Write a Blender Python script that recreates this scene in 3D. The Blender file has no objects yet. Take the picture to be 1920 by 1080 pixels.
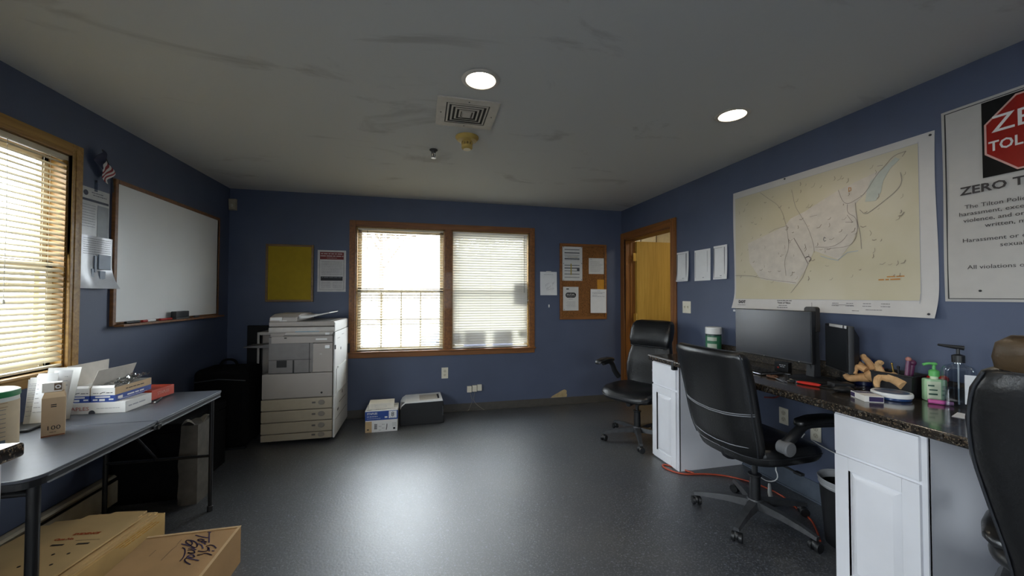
import bpy, bmesh, math, random
from mathutils import Matrix, Vector, noise
random.seed(7)
SC = bpy.context.scene
COL = SC.collection
PI = math.pi
XL, XR, YB, H = -1.94, 2.503, 4.454, 2.44
YF = -2.0                                   # wall behind the camera

# ---------------------------------------------------------------- materials
def srgb(c):
    if isinstance(c, str):
        c = [int(c[i:i+2], 16) / 255 for i in (0, 2, 4)]
    return tuple((v / 12.92 if v <= .04045 else ((v + .055) / 1.055) ** 2.4) for v in c) + (1,)
_M = {}
def mat(name, col, rough=.5, metal=0, var=.06, vs=18, bump=0, bs=60, coat=0, emit=None, es=0, spec=.5):
    """Principled material with a procedural tone variation and optional bump."""
    if name in _M: return _M[name]
    m = bpy.data.materials.new(name); m.use_nodes = True
    nt = m.node_tree; b = nt.nodes['Principled BSDF']
    c = srgb(col)
    tc = nt.nodes.new('ShaderNodeTexCoord')
    if var:
        n = nt.nodes.new('ShaderNodeTexNoise'); n.inputs['Scale'].default_value = vs; n.inputs['Detail'].default_value = 4
        nt.links.new(tc.outputs['Object'], n.inputs['Vector'])
        r = nt.nodes.new('ShaderNodeValToRGB')
        r.color_ramp.elements[0].position = .3; r.color_ramp.elements[1].position = .7
        r.color_ramp.elements[0].color = tuple(max(0, v * (1 - var * 1.6)) for v in c[:3]) + (1,)
        r.color_ramp.elements[1].color = tuple(min(1, v * (1 + var)) for v in c[:3]) + (1,)
        nt.links.new(n.outputs['Fac'], r.inputs['Fac']); nt.links.new(r.outputs['Color'], b.inputs['Base Color'])
    else:
        b.inputs['Base Color'].default_value = c
    b.inputs['Roughness'].default_value = rough; b.inputs['Metallic'].default_value = metal
    b.inputs['Coat Weight'].default_value = coat; b.inputs['Coat Roughness'].default_value = .15
    b.inputs['Specular IOR Level'].default_value = spec
    if bump:
        n2 = nt.nodes.new('ShaderNodeTexNoise'); n2.inputs['Scale'].default_value = bs; n2.inputs['Detail'].default_value = 5
        nt.links.new(tc.outputs['Object'], n2.inputs['Vector'])
        bp = nt.nodes.new('ShaderNodeBump'); bp.inputs['Strength'].default_value = bump; bp.inputs['Distance'].default_value = .01
        nt.links.new(n2.outputs['Fac'], bp.inputs['Height']); nt.links.new(bp.outputs['Normal'], b.inputs['Normal'])
    if emit:
        b.inputs['Emission Color'].default_value = srgb(emit); b.inputs['Emission Strength'].default_value = es
    _M[name] = m; return m

def wood(name, c1, c2, rough=.5, scale=(2, 2, 14), axis='Z', coat=.04):
    if name in _M: return _M[name]
    m = bpy.data.materials.new(name); m.use_nodes = True
    nt = m.node_tree; b = nt.nodes['Principled BSDF']
    tc = nt.nodes.new('ShaderNodeTexCoord'); mp = nt.nodes.new('ShaderNodeMapping')
    s = {'Z': (26, 26, 1.4), 'X': (1.4, 26, 26), 'Y': (26, 1.4, 26)}[axis]
    mp.inputs['Scale'].default_value = s
    n = nt.nodes.new('ShaderNodeTexNoise'); n.inputs['Scale'].default_value = 1.6; n.inputs['Detail'].default_value = 6; n.inputs['Distortion'].default_value = .6
    r = nt.nodes.new('ShaderNodeValToRGB'); r.color_ramp.elements[0].position = .3; r.color_ramp.elements[1].position = .72
    r.color_ramp.elements[0].color = srgb(c1); r.color_ramp.elements[1].color = srgb(c2)
    nt.links.new(tc.outputs['Object'], mp.inputs['Vector']); nt.links.new(mp.outputs['Vector'], n.inputs['Vector'])
    nt.links.new(n.outputs['Fac'], r.inputs['Fac']); nt.links.new(r.outputs['Color'], b.inputs['Base Color'])
    b.inputs['Roughness'].default_value = rough; b.inputs['Coat Weight'].default_value = coat
    _M[name] = m; return m

def speckle(name, base, spots, rough, scale, coat=0, bump=.0, coat_rough=.3, wear=None, spec=.5, dust=None):
    """Dark ground with layers of coloured flecks: granite laminate, flecked rubber floor."""
    if name in _M: return _M[name]
    m = bpy.data.materials.new(name); m.use_nodes = True
    nt = m.node_tree; b = nt.nodes['Principled BSDF']
    tc = nt.nodes.new('ShaderNodeTexCoord')
    prev = None
    base = srgb(base)
    for i, (c, lo, sc) in enumerate(spots):
        n = nt.nodes.new('ShaderNodeTexNoise'); n.inputs['Scale'].default_value = scale * sc; n.inputs['Detail'].default_value = 3
        mp = nt.nodes.new('ShaderNodeMapping'); mp.inputs['Location'].default_value = (3.1 * i, 1.7 * i, .3 * i)
        nt.links.new(tc.outputs['Object'], mp.inputs['Vector']); nt.links.new(mp.outputs['Vector'], n.inputs['Vector'])
        r = nt.nodes.new('ShaderNodeValToRGB'); r.color_ramp.elements[0].position = lo; r.color_ramp.elements[1].position = lo + .05
        nt.links.new(n.outputs['Fac'], r.inputs['Fac'])
        mx = nt.nodes.new('ShaderNodeMix'); mx.data_type = 'RGBA'
        nt.links.new(r.outputs['Color'], mx.inputs[0])
        if prev is None: mx.inputs[6].default_value = base
        else: nt.links.new(prev, mx.inputs[6])
        mx.inputs[7].default_value = srgb(c); prev = mx.outputs[2]
    if wear:
        n = nt.nodes.new('ShaderNodeTexNoise'); n.inputs['Scale'].default_value = wear[1]; n.inputs['Detail'].default_value = 6
        nt.links.new(tc.outputs['Object'], n.inputs['Vector'])
        r = nt.nodes.new('ShaderNodeValToRGB'); r.color_ramp.elements[0].position = .45; r.color_ramp.elements[1].position = .75
        r.color_ramp.elements[1].color = (wear[2],) * 3 + (1,)
        nt.links.new(n.outputs['Fac'], r.inputs['Fac'])
        mx = nt.nodes.new('ShaderNodeMix'); mx.data_type = 'RGBA'
        nt.links.new(r.outputs['Color'], mx.inputs[0]); nt.links.new(prev, mx.inputs[6]); mx.inputs[7].default_value = srgb(wear[0]); prev = mx.outputs[2]
    nt.links.new(prev, b.inputs['Base Color'])
    b.inputs['Roughness'].default_value = rough; b.inputs['Coat Weight'].default_value = coat; b.inputs['Coat Roughness'].default_value = coat_rough
    b.inputs['Specular IOR Level'].default_value = spec
    if bump:
        n2 = nt.nodes.new('ShaderNodeTexNoise'); n2.inputs['Scale'].default_value = scale * .8; n2.inputs['Detail'].default_value = 4
        nt.links.new(tc.outputs['Object'], n2.inputs['Vector'])
        bp = nt.nodes.new('ShaderNodeBump'); bp.inputs['Strength'].default_value = bump; bp.inputs['Distance'].default_value = .004
        nt.links.new(n2.outputs['Fac'], bp.inputs['Height']); nt.links.new(bp.outputs['Normal'], b.inputs['Normal'])
    _M[name] = m; return m

def glassy(name, tint=(1, 1, 1), gloss=.5, rough=.02, mixf=None):
    """Thin clear sheet: light goes straight through, surface reflects by fresnel."""
    if name in _M: return _M[name]
    m = bpy.data.materials.new(name); m.use_nodes = True
    nt = m.node_tree; nt.nodes.remove(nt.nodes['Principled BSDF']); out = nt.nodes['Material Output']
    t = nt.nodes.new('ShaderNodeBsdfTransparent'); t.inputs['Color'].default_value = tuple(tint) + (1,)
    g = nt.nodes.new('ShaderNodeBsdfGlossy'); g.inputs['Roughness'].default_value = rough
    lw = nt.nodes.new('ShaderNodeLayerWeight'); lw.inputs['Blend'].default_value = .5
    pw = nt.nodes.new('ShaderNodeMath'); pw.operation = 'POWER'; pw.inputs[1].default_value = 5; nt.links.new(lw.outputs['Facing'], pw.inputs[0])
    fr = nt.nodes.new('ShaderNodeMath'); fr.operation = 'MULTIPLY_ADD'; fr.inputs[1].default_value = .96; fr.inputs[2].default_value = .04; nt.links.new(pw.outputs[0], fr.inputs[0])
    mx = nt.nodes.new('ShaderNodeMixShader')
    if mixf is None: nt.links.new(fr.outputs[0], mx.inputs[0])
    else: mx.inputs[0].default_value = mixf
    nt.links.new(t.outputs[0], mx.inputs[1]); nt.links.new(g.outputs[0], mx.inputs[2]); nt.links.new(mx.outputs[0], out.inputs['Surface'])
    _M[name] = m; return m

def translucent(name, col, tr=.4, tcol=None):
    if name in _M: return _M[name]
    m = bpy.data.materials.new(name); m.use_nodes = True
    nt = m.node_tree; b = nt.nodes['Principled BSDF']; out = nt.nodes['Material Output']
    b.inputs['Base Color'].default_value = srgb(col); b.inputs['Roughness'].default_value = .4
    t = nt.nodes.new('ShaderNodeBsdfTranslucent'); t.inputs['Color'].default_value = srgb(tcol or col)
    mx = nt.nodes.new('ShaderNodeMixShader'); mx.inputs[0].default_value = tr
    nt.links.new(b.outputs[0], mx.inputs[1]); nt.links.new(t.outputs[0], mx.inputs[2]); nt.links.new(mx.outputs[0], out.inputs['Surface'])
    _M[name] = m; return m

# ---------------------------------------------------------------- mesh builder
class MB:
    def __init__(s): s.bm = bmesh.new(); s.mi = 0
    def _mark(s, faces, m):
        for f in faces: f.material_index = m
    def box(s, x0, y0, z0, x1, y1, z1, m=0, bev=0, seg=2, M=None):
        t = bmesh.new(); bmesh.ops.create_cube(t, size=1)
        for v in t.verts: v.co = Vector(((x0 + x1) / 2 + v.co.x * (x1 - x0), (y0 + y1) / 2 + v.co.y * (y1 - y0), (z0 + z1) / 2 + v.co.z * (z1 - z0)))
        if bev: bmesh.ops.bevel(t, geom=list(t.edges), offset=min(bev, .49 * min(abs(x1 - x0), abs(y1 - y0), abs(z1 - z0))), segments=seg, affect='EDGES', profile=.5)
        s._join(t, m, M); return s
    def _join(s, t, m, M=None):
        if M is not None: bmesh.ops.transform(t, matrix=M, verts=t.verts)
        t.verts.index_update()
        vs = [s.bm.verts.new(v.co) for v in t.verts]
        for f in t.faces:
            try:
                nf = s.bm.faces.new([vs[v.index] for v in f.verts]); nf.material_index = m if m is not None else f.material_index; nf.smooth = f.smooth
            except ValueError: pass
        t.free()
    def cyl(s, p0, p1, r0, r1=None, n=20, m=0, cap=True, M=None, bev=0):
        r1 = r0 if r1 is None else r1
        p0, p1 = Vector(p0), Vector(p1); d = p1 - p0
        t = bmesh.new()
        bmesh.ops.create_cone(t, cap_ends=cap, segments=n, radius1=r0, radius2=r1, depth=d.length)
        if bev: bmesh.ops.bevel(t, geom=[e for e in t.edges if any(len(f.verts) > 4 for f in e.link_faces)], offset=bev, segments=2, affect='EDGES', profile=.5)
        R = d.to_track_quat('Z', 'Y').to_matrix().to_4x4(); R.translation = (p0 + p1) / 2
        bmesh.ops.transform(t, matrix=R, verts=t.verts)
        s._join(t, m, M); return s
    def sphere(s, c, r, m=0, sc=(1, 1, 1), n=16, M=None):
        t = bmesh.new(); bmesh.ops.create_uvsphere(t, u_segments=n, v_segments=max(6, n // 2), radius=r)
        for v in t.verts: v.co = Vector((v.co.x * sc[0] + c[0], v.co.y * sc[1] + c[1], v.co.z * sc[2] + c[2]))
        s._join(t, m, M); return s
    def lathe(s, prof, c=(0, 0, 0), n=28, m=0, M=None, mi=None):
        t = bmesh.new(); rings = []
        for r, z in prof:
            if r < 1e-6: rings.append([t.verts.new((c[0], c[1], c[2] + z))])
            else: rings.append([t.verts.new((c[0] + r * math.cos(2 * PI * i / n), c[1] + r * math.sin(2 * PI * i / n), c[2] + z)) for i in range(n)])
        for k in range(len(rings) - 1):
            a, b = rings[k], rings[k + 1]
            for i in range(n):
                j = (i + 1) % n
                q = ([a[0], b[j], b[i]] if len(a) == 1 else [a[i], a[j], b[0]] if len(b) == 1 else [a[i], a[j], b[j], b[i]])
                if len(a) == 1 and len(b) == 1: continue
                f = t.faces.new(q); f.material_index = (mi[k] if mi else m)
        bmesh.ops.recalc_face_normals(t, faces=t.faces)
        s._join(t, None, M); return s
    def tube(s, pts, r, n=8, m=0, M=None, smooth=0, closed=False):
        pts = [Vector(p) for p in pts]
        rr = list(r) if isinstance(r, (list, tuple)) else [r] * len(pts)
        for _ in range(smooth):
            np_, nr = [pts[0]], [rr[0]]
            for a, b, ra, rb in zip(pts, pts[1:], rr, rr[1:]):
                np_ += [a * .75 + b * .25, a * .25 + b * .75]; nr += [ra * .75 + rb * .25, ra * .25 + rb * .75]
            np_.append(pts[-1]); nr.append(rr[-1]); pts, rr = np_, nr
        t = bmesh.new(); rings = []; up = Vector((0, 0, 1))
        for i, p in enumerate(pts):
            d = (pts[min(i + 1, len(pts) - 1)] - pts[max(i - 1, 0)])
            if d.length < 1e-9: d = Vector((0, 0, 1))
            d.normalize()
            a = d.cross(up)
            if a.length < .05: a = d.cross(Vector((1, 0, 0)))
            a.normalize(); b = d.cross(a); up = b.cross(d) if False else up
            rings.append([t.verts.new(p + (a * math.cos(2 * PI * k / n) + b * math.sin(2 * PI * k / n)) * rr[i]) for k in range(n)])
        for a, b in zip(rings, rings[1:]):
            for k in range(n): t.faces.new([a[k], a[(k + 1) % n], b[(k + 1) % n], b[k]])
        t.faces.new(rings[0][::-1]); t.faces.new(rings[-1])
        bmesh.ops.recalc_face_normals(t, faces=t.faces)
        s._join(t, m, M); return s
    def prism(s, poly, z0, z1, m=0, M=None, bev=0):
        t = bmesh.new()
        a = [t.verts.new((x, y, z0)) for x, y in poly]; b = [t.verts.new((x, y, z1)) for x, y in poly]
        n = len(poly)
        t.faces.new(a[::-1]); t.faces.new(b)
        for i in range(n): t.faces.new([a[i], a[(i + 1) % n], b[(i + 1) % n], b[i]])
        bmesh.ops.recalc_face_normals(t, faces=t.faces)
        if bev: bmesh.ops.bevel(t, geom=list(t.edges), offset=bev, segments=2, affect='EDGES', profile=.5)
        s._join(t, m, M); return s
    def loft(s, rings, m=0, M=None, cap=True, closed=True):
        t = bmesh.new(); rv = [[t.verts.new(p) for p in r] for r in rings]; n = len(rings[0])
        for a, b in zip(rv, rv[1:]):
            for k in range(n if closed else n - 1): t.faces.new([a[k], a[(k + 1) % n], b[(k + 1) % n], b[k]])
        if cap: t.faces.new(rv[0][::-1]); t.faces.new(rv[-1])
        bmesh.ops.recalc_face_normals(t, faces=t.faces)
        s._join(t, m, M); return s
    def sheet(s, fn, nu, nv, th=.0008, m=0, M=None, mf=None):
        """A thin sheet with real thickness; fn(u, v) gives the point."""
        t = bmesh.new()
        P = [[Vector(fn(i / nu, j / nv)) for i in range(nu + 1)] for j in range(nv + 1)]
        def nrm(i, j):
            a = P[j][min(i + 1, nu)] - P[j][max(i - 1, 0)]; b = P[min(j + 1, nv)][i] - P[max(j - 1, 0)][i]
            c = a.cross(b); return c.normalized() if c.length > 1e-12 else Vector((0, 0, 1))
        A = [[t.verts.new(P[j][i]) for i in range(nu + 1)] for j in range(nv + 1)]
        B = [[t.verts.new(P[j][i] - nrm(i, j) * th) for i in range(nu + 1)] for j in range(nv + 1)]
        for j in range(nv):
            for i in range(nu):
                k = mf(i, j) if mf else m
                f = t.faces.new([A[j][i], A[j][i + 1], A[j + 1][i + 1], A[j + 1][i]]); f.material_index = k; f.smooth = True
                f = t.faces.new([B[j][i], B[j + 1][i], B[j + 1][i + 1], B[j][i + 1]]); f.material_index = k; f.smooth = True
        for i in range(nu):
            for (j, fl) in ((0, 1), (nv, 0)):
                q = [A[j][i], B[j][i], B[j][i + 1], A[j][i + 1]]; t.faces.new(q if fl else q[::-1]).material_index = m
        for j in range(nv):
            for (i, fl) in ((0, 0), (nu, 1)):
                q = [A[j][i], B[j][i], B[j + 1][i], A[j + 1][i]]; t.faces.new(q if fl else q[::-1]).material_index = m
        s._join(t, None, M); return s
    def text(s, txt, size, x, y, z=.0006, m=0, align='CENTER', M=None, ext=.0002, rot=0, sx=1, shear=0, bold=0):
        """Lettering laid on the local xy plane, facing +z."""
        c = bpy.data.curves.new('t', 'FONT'); c.body = txt; c.size = size; c.align_x = align; c.align_y = 'CENTER'
        c.extrude = ext; c.resolution_u = 2; c.shear = shear; c.offset = bold
        o = bpy.data.objects.new('t', c); COL.objects.link(o)
        dg = bpy.context.evaluated_depsgraph_get(); me = bpy.data.meshes.new_from_object(o.evaluated_get(dg))
        t = bmesh.new(); t.from_mesh(me)
        T = Matrix.Translation((x, y, z)) @ Matrix.Rotation(rot, 4, 'Z') @ Matrix.Diagonal((sx, 1, 1, 1))
        bmesh.ops.transform(t, matrix=T, verts=t.verts)
        bpy.data.objects.remove(o); bpy.data.curves.remove(c); bpy.data.meshes.remove(me)
        s._join(t, m, M); return s
    def words(s, x0, x1, y, h, m=0, z=.0006, align='L', fill=1.0, M=None, rnd=random):
        """A row of small ink marks standing for print too small to read."""
        x = x0; end = x0 + (x1 - x0) * fill
        while x < end - h:
            w = min(rnd.uniform(1.2, 4.5) * h, end - x)
            s.box(x, y - h * .32, z - .0003, x + w, y + h * .32, z, m, M=M); x += w + h * .55
        return s
    def line(s, pts, w, m=0, z=.0006, M=None, zf=None):
        """A drawn line as a thin ribbon on the local xy plane."""
        pts = [Vector(q[:2]) for q in pts]
        for _ in range(2 if len(pts) > 3 and pts[0] != pts[-1] else 0):
            pts = [pts[0]] + [q for a, b in zip(pts, pts[1:]) for q in (a * .75 + b * .25, a * .25 + b * .75)] + [pts[-1]]
        for a, b in zip(pts, pts[1:]):
            d = b - a
            if d.length < 1e-6: continue
            d.normalize(); n = Vector((-d.y, d.x)) * w / 2; e = d * w * .3
            q = [a - e - n, b + e - n, b + e + n, a - e + n]
            s.prism([(p.x, p.y) for p in q], z - .0003, z, m, M)
        return s
    def build(s, name, mats, parent=None, smooth=True, angle=35, loc=None, mod=None):
        bm = s.bm
        bmesh.ops.remove_doubles(bm, verts=bm.verts, dist=1e-6)
        me = bpy.data.meshes.new(name)
        if smooth:
            for f in bm.faces: f.smooth = True
            for e in bm.edges:
                if len(e.link_faces) == 2 and e.calc_face_angle(0) > math.radians(angle): e.smooth = False
        bm.to_mesh(me); bm.free()
        for k in (mats if isinstance(mats, (list, tuple)) else [mats]): me.materials.append(k)
        o = bpy.data.objects.new(name, me); COL.objects.link(o)
        if parent is not None: o.parent = parent
        if loc: o.location = loc
        o.shadow_terminator_geometry_offset = 0; o.shadow_terminator_normal_offset = 0
        if smooth:
            wn = o.modifiers.new('weighted_normal', 'WEIGHTED_NORMAL'); wn.keep_sharp = True; wn.weight = 50
        if mod:
            for k, v in mod: 
                md = o.modifiers.new(k, k)
                for a, b in v.items(): setattr(md, a, b)
        return o

def tag(o, label, cat, group=None, kind=None):
    o['label'] = label; o['category'] = cat
    if group: o['group'] = group
    if kind: o['kind'] = kind
    return o
def thing(name, label, cat, M=None, rz=0, group=None, loc=None):
    o = bpy.data.objects.new(name, None); COL.objects.link(o); o.empty_display_size = .05
    if isinstance(M, (tuple, list)): loc, M = M, None
    o.matrix_world = M if M is not None else Matrix.Translation(loc or (0, 0, 0)) @ Matrix.Rotation(rz, 4, 'Z')
    return tag(o, label, cat, group)
def struct(o, label=None):
    o['kind'] = 'structure'
    if label: o['label'] = label
    return o
def frame(x, y, z, o):
    return Matrix(((x[0], y[0], z[0], o[0]), (x[1], y[1], z[1], o[1]), (x[2], y[2], z[2], o[2]), (0, 0, 0, 1)))
def WB(x, z, off=0): return frame((1, 0, 0), (0, 0, 1), (0, -1, 0), (x, YB - off, z))       # back wall: right, up, out
def WL(y, z, off=0): return frame((0, 1, 0), (0, 0, 1), (1, 0, 0), (XL + off, y, z))        # left wall
def WR(y, z, off=0): return frame((0, -1, 0), (0, 0, 1), (-1, 0, 0), (XR - off, y, z))      # right wall
def CE(x, y): return frame((1, 0, 0), (0, -1, 0), (0, 0, -1), (x, y, H))                    # ceiling, hanging down
def dup(root, M, label, group=None):
    r = root.copy(); COL.objects.link(r); r.matrix_world = M; r['label'] = label
    if group: r['group'] = group
    for ch in root.children:
        c = ch.copy(); COL.objects.link(c); c.parent = r
        for g in ch.children:
            d = g.copy(); COL.objects.link(d); d.parent = c
    return r

# palette
wall_blue = mat('wall_paint_blue', '4a5369', .55, var=.05, vs=3, bump=.08, bs=220)
white_paint = mat('white_cabinet_paint', 'e2e2e6', .35, var=.03, vs=5)
oak = wood('oak_trim_upright', '7f5a24', 'a57e3a', axis='Z')
oak_x = wood('oak_trim_across', '7f5a24', 'a57e3a', axis='X')
oak_y = wood('oak_trim_along', '7f5a24', 'a57e3a', axis='Y')
oak_d = wood('walnut_trim_upright', '6a3d14', '8f5a22', axis='Z')
oak_dx = wood('walnut_trim_across', '6a3d14', '8f5a22', axis='X')
oak_dy = wood('walnut_trim_along', '6a3d14', '8f5a22', axis='Y')
door_wood = wood('birch_door_veneer', 'a5802e', 'bd9640', axis='Z', rough=.7, coat=0)
blk = mat('black_plastic', '17181a', .42, var=.1, vs=40)
blk2 = mat('black_rough_plastic', '1c1d20', .6, var=.1, vs=60, bump=.1, bs=300)
leather = mat('black_leather', '0c0d0f', .33, var=.15, vs=25, bump=.12, bs=90, spec=.6)
leather_worn = mat('worn_brown_leather', '4a3a26', .45, var=.35, vs=9, bump=.2, bs=70)
dgrey = mat('dark_grey_plastic', '3b3d40', .45)
paper = mat('white_paper', 'dcdcdc', .7, var=.02)
paper2 = mat('off_white_paper', 'c9c8c4', .7, var=.03)
ink = mat('black_ink', '1d1d20', .7, var=0)
ink_g = mat('grey_ink', '6f7074', .7, var=0)
ink_b = mat('pale_grey_ink', '9a9a9e', .7, var=0)
red_ink = mat('red_ink', '9c2f22', .6, var=.05)
steel = mat('brushed_steel', 'a8aab0', .3, 1, var=.05)
brass = mat('aged_brass', 'c8a860', .3, 1, var=.05)
ivory = mat('ivory_plastic', 'd8d2c0', .4, var=.03)
white_pl = mat('white_plastic', 'dcdcda', .4, var=.03)
card = mat('brown_cardboard', 'b08a5c', .75, var=.08, vs=6, bump=.04, bs=120)
card2 = mat('tan_cardboard', 'c7a468', .75, var=.08, vs=6, bump=.04, bs=120)
SKY, EXPO = 18.0, 0.12
CARD= [[(-1.016, 2.175), (-1.0, 2.169)], [(-1.006, 2.168), (-0.986, 2.124), (-0.967, 2.083)], [(-0.964, 2.054), (-0.954, 2.062), (-0.936, 2.055), (-0.914, 2.03)], [(-0.955, 2.046), (-0.944, 2.031), (-0.943, 2.016), (-0.96, 2.015), (-0.982, 2.025)], [(-0.947, 2.04), (-0.933, 2.014)], [(-0.922, 2.013), (-0.912, 2.009)], [(-0.909, 1.981), (-0.927, 1.994), (-0.944, 2.002), (-0.957, 1.995), (-0.97, 1.995)], [(-1.059, 2.16), (-1.025, 2.14), (-0.992, 2.124)], [(-0.998, 2.108), (-1.025, 2.125), (-1.032, 2.119), (-1.015, 2.103), (-0.997, 2.101), (-0.98, 2.089)], [(-1.004, 2.096), (-0.987, 2.084), (-0.976, 2.072)], [(-1.012, 2.085), (-0.99, 2.069), (-0.971, 2.041)], [(-1.04, 2.078), (-1.036, 2.086), (-1.047, 2.106), (-1.073, 2.128), (-1.081, 2.123), (-1.071, 2.105), (-1.04, 2.079), (-1.015, 2.056), (-1.003, 2.057), (-1.012, 2.081), (-1.039, 2.109), (-1.063, 2.123)], [(-1.086, 2.1), (-1.068, 2.091), (-1.037, 2.073)], [(-1.036, 2.056), (-1.028, 2.059), (-0.997, 2.038)], [(-1.031, 2.043), (-1.02, 2.044), (-1.0, 2.031), (-0.991, 2.013), (-1.005, 2.014), (-1.021, 2.024)], [(-1.017, 2.019), (-0.99, 2.014)], [(-1.009, 1.995), (-1.003, 2.006), (-0.988, 2.0), (-0.976, 1.984), (-0.989, 1.983), (-1.009, 1.995)], [(-1.008, 1.987), (-0.979, 1.971), (-0.945, 1.953)], [(-1.007, 1.985), (-1.009, 1.974), (-0.996, 1.956), (-0.966, 1.933)], [(-1.066, 2.068), (-1.051, 2.058), (-1.031, 2.022), (-1.021, 1.988), (-1.022, 1.968)]]
CARDL= [[(-1.106, 2.138), (-1.104, 2.102)], [(-1.099, 2.092), (-1.105, 2.06)], [(-1.105, 2.06), (-1.105, 1.992)], [(-1.173, 2.076), (-1.174, 2.035)]]
MAP_ROADS= [[(0.26, 0.884), (0.335, 0.817), (0.42, 0.745), (0.46, 0.634), (0.479, 0.53), (0.487, 0.429), (0.449, 0.357), (0.461, 0.243)], [(0.516, 0.822), (0.534, 0.719), (0.565, 0.663), (0.624, 0.555), (0.658, 0.443), (0.663, 0.384)], [(0.621, 0.318), (0.583, 0.225), (0.493, 0.117)], [(0.016, 0.266), (0.171, 0.258), (0.297, 0.225), (0.413, 0.207), (0.533, 0.19)], [(0.473, 0.594), (0.376, 0.585), (0.331, 0.567)], [(0.816, 0.753), (0.836, 0.682), (0.865, 0.653), (0.904, 0.665), (0.961, 0.693), (1.015, 0.78), (1.058, 0.821), (1.1, 0.866), (1.155, 0.87)], [(0.865, 0.653), (0.864, 0.599), (0.912, 0.568), (0.921, 0.492), (0.901, 0.422), (0.861, 0.395), (0.726, 0.4)], [(0.909, 0.653), (0.917, 0.546), (0.934, 0.459), (0.937, 0.375)], [(1.13, 0.764), (1.137, 0.704), (1.105, 0.665), (1.064, 0.636), (1.004, 0.595), (0.959, 0.569), (0.932, 0.606)], [(0.67, 0.419), (0.769, 0.404), (0.832, 0.431), (0.862, 0.47)], [(1.139, 0.847), (1.155, 0.87)], [(1.025, 0.833), (1.05, 0.829)], [(0.637, 0.624), (0.684, 0.626)], [(0.864, 0.588), (0.893, 0.54), (0.854, 0.547)]]
MAP_THICK= [[(0.524, 0.498), (0.574, 0.406), (0.619, 0.316)], [(0.604, 0.355), (0.622, 0.365), (0.645, 0.345), (0.627, 0.329)]]
MAP_RIVER= [[(0.81, 0.324), (0.861, 0.362), (0.919, 0.366)], [(0.703, 0.357), (0.757, 0.334), (0.81, 0.318)]]
MAP_BORDER= [[(0.042, 0.934), (0.665, 0.902), (1.025, 0.883), (1.232, 0.878)], [(1.232, 0.878), (1.213, 0.095)], [(0.004, 0.106), (1.213, 0.099)], [(0.042, 0.934), (0.014, 0.106)]]
MAP_LAKE= [(1.108, 0.854), (1.127, 0.837), (1.083, 0.799), (1.049, 0.74), (1.039, 0.682), (1.013, 0.639), (0.96, 0.646), (0.97, 0.711), (0.989, 0.757), (1.041, 0.802)]
MAP_TOWN= [(0.141, 0.513), (0.459, 0.596), (0.5, 0.639), (0.602, 0.667), (0.73, 0.719), (0.816, 0.753), (1.033, 0.805), (0.97, 0.701), (0.904, 0.644), (0.921, 0.503), (0.891, 0.423), (0.81, 0.324), (0.658, 0.397), (0.621, 0.306), (0.533, 0.178), (0.251, 0.227), (0.156, 0.357)]
# ---------------------------------------------------------------- camera
cam = bpy.data.cameras.new('camera'); co = bpy.data.objects.new('camera', cam); COL.objects.link(co)
yaw, pit, rol = math.radians(13.233), math.radians(1.196), math.radians(.122)
fw = Vector((math.sin(yaw) * math.cos(pit), math.cos(yaw) * math.cos(pit), math.sin(pit)))
r0 = Vector((math.cos(yaw), -math.sin(yaw), 0)); u0 = r0.cross(fw)
rt = r0 * math.cos(rol) + u0 * math.sin(rol); up = u0 * math.cos(rol) - r0 * math.sin(rol)
co.matrix_world = frame(rt, up, -fw, (0, 0, 1.338))
cam.sensor_width = 36; cam.lens = 712.4 / 1920 * 36; cam.clip_start = .02; cam.clip_end = 300
SC.camera = co

# ---------------------------------------------------------------- the room shell
def wall_with_holes(name, M, u0, u1, v0, v1, holes, th, m):
    """A wall slab in its own plane (u right, v up, +z into the room) with rectangular openings."""
    us = sorted({u0, u1, *[h[0] for h in holes], *[h[1] for h in holes]}); vs = sorted({v0, v1, *[h[2] for h in holes], *[h[3] for h in holes]})
    b = MB()
    for ua, ub in zip(us, us[1:]):
        for va, vb in zip(vs, vs[1:]):
            cu, cv = (ua + ub) / 2, (va + vb) / 2
            if any(h[0] < cu < h[1] and h[2] < cv < h[3] for h in holes): continue
            b.box(ua, va, -th, ub, vb, 0, M=M)
    return struct(b.build(name, m, smooth=False))
BW = (-.717, 1.262, .722, 2.10)           # back window opening (x, z)
LW = (1.45, 2.632, .94, 2.12)             # left window opening (y, z)
LW2 = (-1.75, .12, .90, 2.14)               # unseen left window behind the camera, added to let in daylight
DR = (3.44, 4.36, 0, 2.055)               # doorway (y, z)
T = .13
wall_with_holes('wall_back', WB(0, 0), XL - T, XR + T, 0, H, [BW], T, wall_blue)
wall_with_holes('wall_left', WL(0, 0), YF - T, YB, 0, H, [LW, LW2], T, wall_blue)
wall_with_holes('wall_right', WR(0, 0), -YB, -YF + T, 0, H, [(-DR[1], -DR[0], DR[2], DR[3])], T, wall_blue)
WF = frame((-1, 0, 0), (0, 0, 1), (0, 1, 0), (0, YF, 0)); FW = (-1.05, -.25, .95, 2.05)     # unseen window behind the camera, added to light the surfaces facing it
wall_with_holes('wall_front', WF, -XR, -XL, 0, H, [FW], T, wall_blue)

floor_m = speckle('flecked_rubber_floor', '34363a', [('54575a', .56, 1), ('1a1c20', .6, 1.3), ('94968f', .66, 1.6), ('646a72', .64, .8)], .45, 95, coat=.6, coat_rough=.47, bump=.25, wear=('6a665c', 1.6, .22), spec=.95)
struct(MB().box(XL - T, YF - T, -.1, XR + T, YB + T, 0).build('floor', floor_m, smooth=False))

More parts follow.
